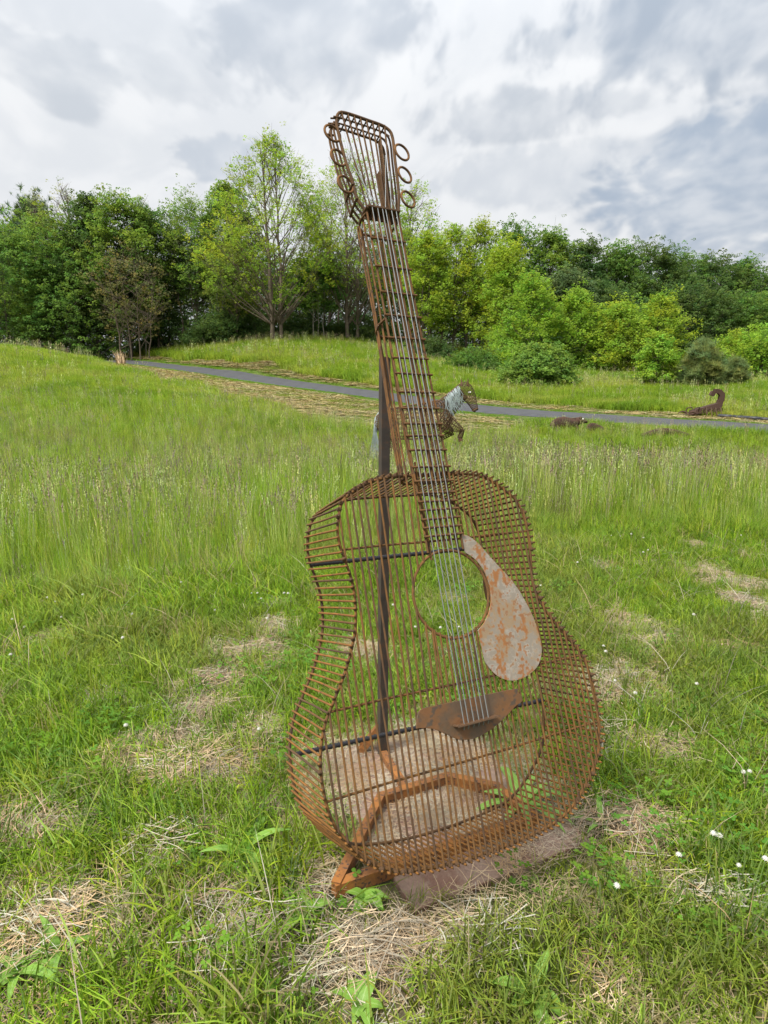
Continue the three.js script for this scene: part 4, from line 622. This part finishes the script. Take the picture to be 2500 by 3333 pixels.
{
  const r = rng(500), lawn = [[], [], []], coarse = [], straw = [[], []], dry = [], clover = [[], []], weeds = [];
  // lawn, from the camera's feet to the edge of the tall grass
  for (let i = 0; i < 30000; i++) {
    const z = -0.75 - 6.6 * Math.sqrt(r()) , x = (r() * 2 - 1) * (-z * 0.72 + 0.45), d = near(x, z), e = edgeAt(x, z) + (noise(x * 1.3, z * 1.3) - 0.5) * 0.9;
    if (d > e + 0.5) continue;
    if (onSlab(x, z, -0.01) ) continue; if (nearTube(x, z) && r() < 0.85) continue;
    const s = strawAt(x, z), so = soilAt(x, z), lush = fbm(x * 1.1 + 70, z * 1.1 + 33, 4);
    if (r() < s * 0.9 || r() < so * 0.93 || r() < sstep(0.5, 0.3, lush) * 0.35) continue;
    const edge = sstep(e - 1.4, e + 0.2, d), k = (0.55 + 0.65 * lush + 0.35 * r()) * (onSlab(x, z, 0.2) ? 0.55 : 1) * (1 + edge * 0.6);
    const c = vary(mix3(pick(r, PAL), [0.32, 0.36, 0.08], sstep(0.45, 0.7, fbm(x * 0.8 + 5, z * 0.8, 3)) * 0.5), r, 0.36); if (r() < 0.05) { c[0] = 0.42; c[1] = 0.36; c[2] = 0.17; }
    const it = [x, ground(x, z) - 0.005, z, k * 0.86, r() * 6.28, 0, 0, c, 0.72 + 0.6 * r()];
    if (r() < 0.04) coarse.push(it); else lawn[i % 3].push(it);
  }
  stuff('lawn_grass', 'short uneven green grass around the guitar', 'grass', blades(11, 22, 0.17, 0.0046, 0.085, 0.55), grassMat, lawn[0]);
  stuff('lawn_grass', 'short uneven green grass around the guitar', 'grass', blades(12, 18, 0.15, 0.0055, 0.1, 0.9, { lean: 0.7, kink: 0.25 }), grassMat, lawn[1]);
  stuff('lawn_grass', 'short uneven green grass around the guitar', 'grass', blades(13, 26, 0.12, 0.004, 0.1, 0.5, { lean: 0.9, kink: 0.3 }), grassMat, lawn[2]);
  stuff('broad_grass', 'broad bladed coarse grass tufts in the lawn', 'grass', blades(14, 9, 0.21, 0.0085, 0.05, 0.6, { segs: 5 }), grassMat, coarse);

  // dry straw: loose stems lying on the lawn, thick in the patches and over the slab
  const strawGeo = (seed, n, R, L, w, hgt) => { const q = rng(seed), pos = [], nor = [], idx = []; for (let i = 0; i < n; i++) { const a = q() * 6.283, rad = R * Math.sqrt(q()), cx = Math.cos(a) * rad, cz = Math.sin(a) * rad, y0 = hgt * q() + 0.004, dir = q() * 6.283, l = L * (0.35 + 0.8 * q()), ww = w * (0.6 + 0.9 * q()), tilt = (q() - 0.45) * 0.35, bend = (q() - 0.5) * 0.9, b = pos.length / 3; for (let k = 0; k <= 3; k++) { const t = k / 3 - 0.5, o = bend * t * t * l, px = cx + Math.cos(dir) * l * t - Math.sin(dir) * o, pz = cz + Math.sin(dir) * l * t + Math.cos(dir) * o, y = Math.max(0.003, y0 + tilt * l * t); for (const s of [-1, 1]) { pos.push(px - Math.sin(dir) * ww * 0.5 * s, y + (s > 0 ? ww * 0.3 : 0), pz + Math.cos(dir) * ww * 0.5 * s); nor.push(0, 1, 0); } if (k) { const c = b + k * 2; idx.push(c - 2, c - 1, c, c, c - 1, c + 1); } } } const g = new THREE.BufferGeometry(); g.setAttribute('position', new THREE.Float32BufferAttribute(pos, 3)); g.setAttribute('normal', new THREE.Float32BufferAttribute(nor, 3)); g.setIndex(idx); return facing(g); };
  const DRY = [[0.37, 0.28, 0.16], [0.43, 0.34, 0.215], [0.3, 0.215, 0.13], [0.47, 0.395, 0.28], [0.24, 0.185, 0.125]];
  for (let i = 0; i < 17000; i++) {
    const z = -0.8 - 5.8 * Math.sqrt(r()), x = (r() * 2 - 1) * (-z * 0.72 + 0.4), s = strawAt(x, z), so = soilAt(x, z);
    if (near(x, z) > edgeAt(x, z) + 0.2) continue;
    const slab = onSlab(x, z, 0.02); if (nearTube(x, z)) continue;
    if (!slab && r() > Math.max(s * 1.2, 0.26, so * 0.6)) continue;
    if (slab) { const [a, b] = slabLocal(x, z), n = fbm(x * 6, z * 6, 3); if (r() > 0.16 + 0.6 * sstep(0.4, 0.62, n) || (b > 0.3 && r() < 0.55)) continue; }
    straw[i % 2].push([x, slab ? SLABTOP + 0.002 : ground(x, z) + 0.012 * s, z, (slab ? 0.62 : 0.75 + 0.4 * r()) , r() * 6.28, 0, 0, vary(pick(r, DRY), r, 0.2), slab ? 0.35 : 0.6 + 0.9 * s]);
  }
  stuff('dry_straw', 'dry tan straw lying in patches on the lawn and board', 'straw', strawGeo(21, 60, 0.12, 0.13, 0.0019, 0.035), dryMat, straw[0]);
  stuff('dry_straw', 'dry tan straw lying in patches on the lawn and board', 'straw', strawGeo(22, 48, 0.14, 0.18, 0.0017, 0.04), dryMat, straw[1]);
  // a few standing dry stalks
  for (let i = 0; i < 800; i++) { const z = -1 - 5.5 * Math.sqrt(r()), x = (r() * 2 - 1) * (-z * 0.72 + 0.4); if (onSlab(x, z, 0.05) || near(x, z) > edgeAt(x, z)) continue; dry.push([x, ground(x, z), z, 0.6 + r() * 0.7, r() * 6.28, (r() - 0.5) * 0.5, (r() - 0.5) * 0.5, vary(pick(r, DRY), r, 0.2)]); }
  stuff('dry_stalks', 'thin dry grass stalks leaning among the green blades', 'grass', blades(23, 4, 0.26, 0.0024, 0.06, 0.7, { segs: 4, kink: 0.4 }), dryMat, dry);

  // clover and small round leaved ground cover
  const trefoil = (seed, n, R, h, L) => { const q = rng(seed), pos = [], nor = [], idx = []; const quad = (c, d, s, u, l, w) => { const b = pos.length / 3; for (const [a, e, k] of [[0, 0, 0], [0.45, 0.5, 0.05], [0.85, 0.42, 0.04], [1, 0, 0], [0.85, -0.42, 0.04], [0.45, -0.5, 0.05]]) { pos.push(c.x + d.x * l * a + s.x * w * e + u.x * l * k, c.y + d.y * l * a + s.y * w * e + u.y * l * k, c.z + d.z * l * a + s.z * w * e + u.z * l * k); nor.push(u.x, u.y, u.z); } idx.push(b, b + 1, b + 5, b + 1, b + 2, b + 4, b + 1, b + 4, b + 5, b + 2, b + 3, b + 4); };
    for (let i = 0; i < n; i++) { const a = q() * 6.28, rad = R * Math.sqrt(q()), hh = h * (0.4 + 0.7 * q()), c = V(Math.cos(a) * rad, hh, Math.sin(a) * rad), up = V((q() - 0.5) * 0.7, 1, (q() - 0.5) * 0.7 + 0.15).normalize(), l = L * (0.7 + 0.6 * q()), y0 = q() * 6.28; for (let k = 0; k < 3; k++) { const d = V(Math.cos(y0 + k * 2.094), 0, Math.sin(y0 + k * 2.094)); d.addScaledVector(up, -d.dot(up) + 0.12).normalize(); quad(c, d, V(0, 0, 0).crossVectors(up, d).normalize(), up, l, l * 0.85); } const b = pos.length / 3; pos.push(c.x * 0.8 - 0.001, 0, c.z * 0.8, c.x * 0.8 + 0.001, 0, c.z * 0.8, c.x, c.y, c.z); for (let k = 0; k < 3; k++) nor.push(0, 0.6, 0.8); idx.push(b, b + 1, b + 2); }
    const g = new THREE.BufferGeometry(); g.setAttribute('position', new THREE.Float32BufferAttribute(pos, 3)); g.setAttribute('normal', new THREE.Float32BufferAttribute(nor, 3)); g.setIndex(idx); return facing(g); };
  const spots = [[1970, 2880, 130, 70], [2300, 2740, 150, 80], [2430, 2650, 120, 70], [2060, 2640, 110, 50], [2380, 2560, 120, 50], [1780, 2990, 130, 60], [2350, 3050, 150, 80], [1180, 2960, 60, 30], [650, 3240, 200, 70], [1000, 3180, 130, 60], [850, 2860, 100, 40], [100, 2060, 120, 40], [60, 2180, 90, 40], [420, 2040, 90, 30], [1700, 3200, 220, 80], [1450, 3270, 200, 60], [600, 2830, 90, 30], [960, 2520, 80, 40], [2180, 2330, 120, 40], [1950, 2330, 100, 40]].map(([px, py, a, b]) => { const c = onFlat(px, py), rr = onFlat(px + a, py), d = onFlat(px, py - b), e = onFlat(px, py + b); return [c[0], (d[1] + e[1]) / 2, Math.abs(rr[0] - c[0]), Math.abs(d[1] - e[1]) / 2]; });
  for (let i = 0; i < 9000; i++) {
    const z = -0.8 - 5.6 * Math.sqrt(r()), x = (r() * 2 - 1) * (-z * 0.72 + 0.4); if (onSlab(x, z, 0.03) || near(x, z) > edgeAt(x, z)) continue;
    let m = sstep(0.55, 0.75, fbm(x * 1.6 + 90, z * 1.6 + 11, 4)) * 0.55; for (const p of spots) m = Math.max(m, 1 - sstep(0.5, 1.2, Math.hypot((x - p[0]) / p[2], (z - p[1]) / p[3])));
    if (r() > m * 0.62) continue;
    clover[i % 2].push([x, ground(x, z), z, 0.7 + r() * 0.6, r() * 6.28, 0, 0, vary([0.14, 0.29, 0.035], r, 0.22)]);
  }
  stuff('clover_leaves', 'low clover and round leaved ground cover', 'clover', trefoil(31, 14, 0.085, 0.1, 0.0125), grassMat, clover[0]);
  stuff('clover_leaves', 'low clover and round leaved ground cover', 'clover', trefoil(32, 11, 0.08, 0.075, 0.014), grassMat, clover[1]);

  // tall meadow grass behind the lawn
  const tall = [[], [], []], heads = [[], []], inner = [];
  const MP = [[0.24, 0.4, 0.026], [0.3, 0.455, 0.04], [0.36, 0.465, 0.06], [0.2, 0.345, 0.026], [0.41, 0.47, 0.11]];
  for (let i = 0; i < 42000; i++) {
    const z = -3.6 - 17 * Math.pow(r(), 0.62), x = (r() * 2 - 1) * (-z * 0.7 + 0.6), d = near(x, z), e = edgeAt(x, z) + (noise(x * 1.3, z * 1.3) - 0.5) * 0.9;
    if (d < e) continue;
    const rd = d > 12 ? roadAt(x, z) : 99; if (rd < lerp(8, 2.2, sstep(0.5, 7, x)) + (noise(x * 0.6, z * 0.6) - 0.5) * 2.2) continue;
    if (d > 9 && r() < sstep(9, 20, d) * 0.45) continue;
    const g = fbm(x * 0.35 + 4, z * 0.35 + 8, 4), rise = sstep(e - 0.2, e + 2.2, d), k = (0.38 + 0.42 * g + 0.22 * r()) * (0.5 + 0.5 * rise) * (1 - 0.35 * sstep(9, 16, d)) * (1 - 0.38 * sstep(2, 6, x) * sstep(12, 16, d));
    const c = vary(mix3(pick(r, MP), [0.34, 0.35, 0.11], sstep(0.5, 0.72, fbm(x * 0.5 + 31, z * 0.5 + 77, 4)) * 0.35), r, 0.22);
    tall[i % 3].push([x, ground(x, z) - 0.01, z, k * 1, r() * 6.28, (r() - 0.5) * 0.12, (r() - 0.5) * 0.12, c, 0.8 + 0.4 * r()]);
    const hp = sstep(0.35, 0.6, fbm(x * 0.6 + 11, z * 0.6 + 2, 4));
    if (r() < 0.09 + 0.24 * hp) heads[r() < 0.6 ? 0 : 1].push([x + (r() - 0.5) * 0.2, ground(x, z), z + (r() - 0.5) * 0.2, k * (0.95 + 0.25 * r()), r() * 6.28, (r() - 0.5) * 0.25, (r() - 0.5) * 0.25, vary(r() < 0.5 ? [0.22, 0.165, 0.12] : [0.34, 0.38, 0.13], r, 0.25)]);
  }
  for (const [px, py, z0, n, sx] of [[1846, 1424, 18.5, 60, 1.3], [1934, 1430, 18.3, 30, 0.7], [2165, 1428, 16.7, 110, 2.4], [2150, 1428, 17.2, 70, 2.0]]) { const p = at(px, py, z0); for (let i = 0; i < n; i++) { const x = p.x + (r() - 0.5) * sx, z = p.z + (r() - 0.5) * 0.8; tall[i % 3].push([x, ground(x, z), z, 0.34 + 0.2 * r(), r() * 6.28, 0, 0, vary(pick(r, MP), r, 0.2), 1]); if (i % 4 === 0) heads[0].push([x, ground(x, z), z, 0.42 + 0.15 * r(), r() * 6.28, 0, 0, vary([0.34, 0.36, 0.14], r, 0.25)]); } }
  const ML = 'tall flowering meadow grass behind the lawn';
  stuff('meadow_grass', ML, 'grass', blades(41, 20, 0.78, 0.0058, 0.13, 0.35, { segs: 4, lean: 0.3 }), grassMat, tall[0]);
  stuff('meadow_grass', ML, 'grass', blades(42, 24, 0.6, 0.0062, 0.15, 0.55, { segs: 4, lean: 0.35 }), grassMat, tall[1]);
  stuff('meadow_grass', ML, 'grass', blades(43, 16, 0.88, 0.005, 0.12, 0.25, { segs: 4, lean: 0.22, kink: 0.05 }), grassMat, tall[2]);
  const panicle = (seed, n, h, len, spread, sz) => { const q = rng(seed), parts = []; const pos = [], nor = [], idx = []; for (let s = 0; s < n; s++) { const a = q() * 6.28, R = 0.12 * q(), bx = Math.cos(a) * R, bz = Math.sin(a) * R, H = h * (0.75 + 0.4 * q()), lx = (q() - 0.5) * 0.25 * H, lz = (q() - 0.5) * 0.25 * H; const P = (t) => [bx + lx * t * t, H * t, bz + lz * t * t]; let b = pos.length / 3; const p0 = P(0), p1 = P(0.6), p2 = P(1); for (const [p, w] of [[p0, 0.0012], [p1, 0.0012], [p2, 0.0006]]) for (const sg of [-1, 1]) { pos.push(p[0] + w * sg, p[1], p[2] + w * sg * 0.3); nor.push(0, 0.5, 0.86); } idx.push(b, b + 1, b + 2, b + 2, b + 1, b + 3, b + 2, b + 3, b + 4, b + 4, b + 3, b + 5);
      for (let k = 0; k < 16; k++) { const t = 1 - (len / H) * (k / 16), p = P(t), w = spread * (0.25 + (k / 16)), aa = q() * 6.28, x = p[0] + Math.cos(aa) * w * q(), z = p[2] + Math.sin(aa) * w * q(), y = p[1] + (q() - 0.5) * 0.02, l = sz * (0.7 + q() * 0.7); b = pos.length / 3; const ux = (q() - 0.5) * 0.7, uz = (q() - 0.5) * 0.7; pos.push(x - ux * l, y - l, z - uz * l, x + l * 0.3, y, z, x - l * 0.25, y, z + l * 0.25, x + ux * l, y + l, z + uz * l); for (let m = 0; m < 4; m++) nor.push(Math.cos(aa) * 0.6, 0.5, Math.sin(aa) * 0.6); idx.push(b, b + 1, b + 2, b + 1, b + 3, b + 2); } }
    const g = new THREE.BufferGeometry(); g.setAttribute('position', new THREE.Float32BufferAttribute(pos, 3)); g.setAttribute('normal', new THREE.Float32BufferAttribute(nor, 3)); g.setIndex(idx); return facing(g); };
  stuff('grass_seed_heads', 'purplish and tan seed heads above the meadow grass', 'grass', panicle(51, 5, 0.95, 0.13, 0.028, 0.011), dryMat, heads[0]);
  stuff('grass_seed_heads', 'purplish and tan seed heads above the meadow grass', 'grass', panicle(52, 4, 0.88, 0.1, 0.012, 0.012), dryMat, heads[1]);

  // slopes further up, both sides of the path
  const slopeHeads = [], slope = [[], []], mown = [], mownDry = [];
  for (let i = 0; i < 78000; i++) {
    const z = -15 - 45 * Math.pow(r(), 0.72), x = (r() * 2 - 1) * (-z * 0.7 + 1), rd = roadAt(x, z), d = near(x, z);
    if (Math.abs(rd) < ROADW - 0.06 + 0.25 * noise(x * 2, z * 2) || z < -60) continue;
    const wob = (noise(x * 0.5, z * 0.5) - 0.5) * 1.8, nearSide = rd > 0;
    const cut = nearSide ? rd < lerp(8.8, 2.5, sstep(0.5, 7, x)) + wob + 4 * sstep(33, 50, d) : -rd < 3.6 + wob;
    const s = 1 + sstep(18, 55, d) * 0.9;
    if (cut) {
      const tan = nearSide ? sstep(2.3, 3.3, rd + wob * 0.3) * (1 - 0.75 * sstep(0, 7, x)) : sstep(1.9, 2.6, -rd) * 0.8, dryHere = r() < tan * (0.22 + 0.5 * sstep(0.42, 0.6, fbm(x * 0.45 + 7, z * 0.45, 4)));
      (dryHere ? mownDry : mown).push([x, ground(x, z) - 0.01, z, s * (0.7 + 0.5 * r()) * (tan > 0.5 ? 1 : 0.75), r() * 6.28, 0, 0, dryHere ? vary([0.36, 0.29, 0.13], r, 0.2) : vary(tan > 0.5 ? [0.26, 0.33, 0.05] : [0.18, 0.34, 0.025], r, 0.2)]);
    } else {
      if (nearSide && d < 20 && r() < 0.5) continue;
      const f = fbm(x * 0.22 + 60, z * 0.22 + 14, 4), f2 = fbm(x * 0.6 + 3, z * 0.6 + 9, 4);
      slope[i % 2].push([x, ground(x, z) - 0.02, z, s * (nearSide ? 0.95 : 1.05) * (0.75 + 0.5 * f2), r() * 6.28, 0, 0, vary(mix3(mix3([0.25, 0.37, 0.028], [0.34, 0.43, 0.05], sstep(0.4, 0.65, f)), f2 > 0.55 ? [0.18, 0.31, 0.025] : [0.37, 0.42, 0.08], sstep(0.03, 0.16, Math.abs(f2 - 0.5)) * 0.7), r, 0.3)]); if (r() < 0.06 + 0.16 * sstep(0.45, 0.6, f)) slopeHeads.push([x, ground(x, z), z, s * (0.38 + 0.2 * r()), r() * 6.28, 0, 0, vary(r() < 0.35 ? [0.26, 0.21, 0.13] : [0.38, 0.42, 0.13], r, 0.25)]);
    }
  }
  stuff('slope_grass', 'meadow grass on the slopes either side of the path', 'grass', blades(61, 26, 0.36, 0.011, 0.24, 0.4), grassMat, slope[0]);
  stuff('slope_grass', 'meadow grass on the slopes either side of the path', 'grass', blades(62, 22, 0.31, 0.013, 0.27, 0.6), grassMat, slope[1]);
  stuff('slope_seed_heads', 'pale and purplish seed heads over the slope grass', 'grass', panicle(65, 6, 0.95, 0.14, 0.045, 0.017), dryMat, slopeHeads);
  stuff('mown_verge', 'short mown grass along both edges of the path', 'grass', blades(63, 24, 0.1, 0.009, 0.22, 0.8), grassMat, mown);
  stuff('dry_cuttings', 'dry grass cuttings lying along the path verges', 'straw', strawGeo(64, 26, 0.26, 0.3, 0.012, 0.05), dryMat, mownDry);
}
// white clover flowers, one by one
{
  const q = rng(71), parts = [];
  for (let i = 0; i < 34; i++) { const y = 1 - (i / 34) * 1.55, rr = Math.sqrt(Math.max(0, 1 - y * y)), a = i * 2.4, d = V(Math.cos(a) * rr, y, Math.sin(a) * rr); const g = new THREE.ConeGeometry(0.0022, 0.0085, 4).translate(0, 0.0075, 0); g.applyQuaternion(new THREE.Quaternion().setFromUnitVectors(V(0, 1, 0), d.normalize())); parts.push(g); }
  const headGeo = mergeGeometries(parts).scale(1, 0.85, 1), white = new THREE.MeshStandardMaterial({ color: new THREE.Color(0.6, 0.59, 0.53), roughness: 0.7 }), stemM = new THREE.MeshStandardMaterial({ color: new THREE.Color(0.12, 0.2, 0.04), roughness: 0.6 });
  const proto = new THREE.Group(); mesh('flower_head', headGeo, white, proto); mesh('stem', seg(V(0.012, -0.17, 0), V(0, -0.004, 0), 0.0012, 4), stemM, proto);
  const left = 'white clover flower head standing in the lawn left of the guitar', right = 'white clover flower head standing in the lawn right of the guitar', mid = 'white clover flower head seen through the bars of the guitar';
  const pts = '40,2015 80,2040 270,1935 155,1945 180,1958 300,1968 360,1945 378,1960 430,1998 200,2008 650,1945 820,1930 850,1948 838,1930 925,1930 938,1931 410,2360 843,2372 505,1880 590,1895 770,1900 400,2075 870,2012 35,2130 350,1890 700,1985 1990,1743 2020,1745 2055,1738 2095,1750 2110,1790 2094,1797 2412,1742 2258,2000 1965,2102 1972,2120 2002,2215 2268,2225 2068,2255 2420,2512 2440,2510 2322,2712 2342,2720 2210,2782 2405,2816 2008,2882 2492,2795 1434,2042 1494,2040 1280,1968 1352,2040 1760,1905 1880,1830'.split(' ').map((s) => s.split(',').map(Number));
  for (const [px, py] of pts) {
    const hgt = 0.11 + q() * 0.08, [x, z] = onFlat(px, py, hgt), f = proto.clone(); f.name = numbered('clover_flower'); f.position.set(x, hgt, z); f.scale.setScalar(0.75 + q() * 0.35); f.rotation.set((q() - 0.5) * 0.4, q() * 6, (q() - 0.5) * 0.4);
    tag(f, px < 1000 ? left : px < 1600 ? mid : right, 'flower', px < 1000 ? 'clover flowers left of the guitar' : px < 1600 ? 'clover flowers behind the bars' : 'clover flowers right of the guitar'); scene.add(f);
  }
}
// broad leaved weeds, leaf by leaf
{
  const q = rng(81);
  const leafGeo = (L, W, curl, seed) => { const e = rng(seed), N = 8, pos = [], uv = [], idx = []; for (let i = 0; i <= N; i++) { const t = i / N, w = W * Math.pow(Math.sin(Math.PI * Math.min(1, 0.1 + t * 0.9)), 0.8) * (1 - 0.2 * t) + (i === 0 ? 0 : (e() - 0.5) * 0.06 * W), y = L * (t * Math.cos(curl * t * 0.9)), o = L * (t * Math.sin(curl * t * 0.9)); for (const s of [-1, 0, 1]) { pos.push(w * s * 0.5, y + (s ? 0.1 * W * Math.sin(t * 14 + seed) * 0.3 : 0), o + (s ? -0.16 * w : 0)); uv.push(s * 0.5 + 0.5, t); } if (i) { const b = i * 3; for (const k of [0, 1]) idx.push(b - 3 + k, b - 2 + k, b + k, b + k, b - 2 + k, b + k + 1); } } const g = new THREE.BufferGeometry(); g.setAttribute('position', new THREE.Float32BufferAttribute(pos, 3)); g.setAttribute('uv', new THREE.Float32BufferAttribute(uv, 2)); g.setIndex(idx); g.computeVertexNormals(); return g; };
  const map = tex(64, 128, (u, v) => { const rib = 1 - sstep(0.02, 0.06, Math.abs(u - 0.5)), vein = sstep(0.75, 0.95, Math.abs(Math.sin((v * 9 + Math.abs(u - 0.5) * 5) * Math.PI))), n = tfbm(u, v, 8, 3, 91); return mix3(mix3([0.13, 0.27, 0.03], [0.19, 0.33, 0.045], n), [0.28, 0.4, 0.13], Math.max(rib * 0.8, vein * 0.25)); }, true);
  const lm = new THREE.MeshPhysicalMaterial({ map, roughness: 0.5, side: THREE.DoubleSide, transmission: 0.2, thickness: 0, specularIntensity: 0.5 });
  const plant = (label, px, py, n, L, W, up, seed) => { const [x, z] = onFlat(px, py), g = thing('broadleaf_weed', [x, ground(x, z), z], label, 'weed', null), e = rng(seed); for (let i = 0; i < n; i++) { const m = mesh('leaf', leafGeo(L * (0.6 + 0.55 * e()), W * (0.7 + 0.5 * e()), 0.5 + 0.9 * e(), seed + i), lm, g); m.rotation.order = 'YXZ'; m.rotation.set(up * (0.5 + 0.9 * e()), (i / n) * 6.28 + e() * 0.8, 0); m.position.y = 0.01; } };
  plant('large leafy dock plant inside the lower right of the guitar', 1695, 2640, 11, 0.24, 0.05, 0.55, 11);
  plant('clump of long pointed leaves at the bottom left corner', 60, 3190, 10, 0.15, 0.03, 0.7, 21);
  plant('clump of long pointed leaves just right of the corner one', 195, 3120, 8, 0.14, 0.027, 0.75, 31);
  plant('tall pointed leaves left of the foot of the guitar', 790, 2800, 5, 0.22, 0.04, 0.6, 41);
  plant('weed with broad upright leaves before the base tube corner', 990, 2990, 7, 0.13, 0.04, 0.7, 51);
  plant('low weed with dark leaves left of the bare soil', 790, 3090, 5, 0.14, 0.04, 1.0, 61);
  plant('small bright weed at the edge of the bare soil', 1175, 3290, 6, 0.1, 0.045, 0.6, 71);
  plant('broad leaved weed at the bottom right of the lawn', 1740, 3260, 8, 0.14, 0.05, 0.9, 81);
  plant('pair of broad leaves beside the right side of the guitar', 1955, 2700, 5, 0.12, 0.032, 0.6, 91);
  plant('low weed at the left edge of the tall grass', 60, 2090, 7, 0.13, 0.06, 0.9, 101);
  plant('small weed under the base tube corner', 1185, 2935, 6, 0.08, 0.05, 0.9, 111);
  plant('bright weed in the lawn at far right', 2360, 2530, 6, 0.12, 0.06, 0.9, 121);
  // the tan tuft by the path
  const p = at(395, 1190, 46), g = thing('dry_tuft', [p.x, ground(p.x, p.z), p.z], 'tan dry grass tuft beside the far end of the path', 'grass tuft'); mesh('blades', blades(99, 120, 1.1, 0.03, 0.35, 0.3), new THREE.MeshStandardMaterial({ color: new THREE.Color(0.42, 0.3, 0.17), roughness: 0.8, side: THREE.DoubleSide }), g);
}
renderer.render(scene, camera);
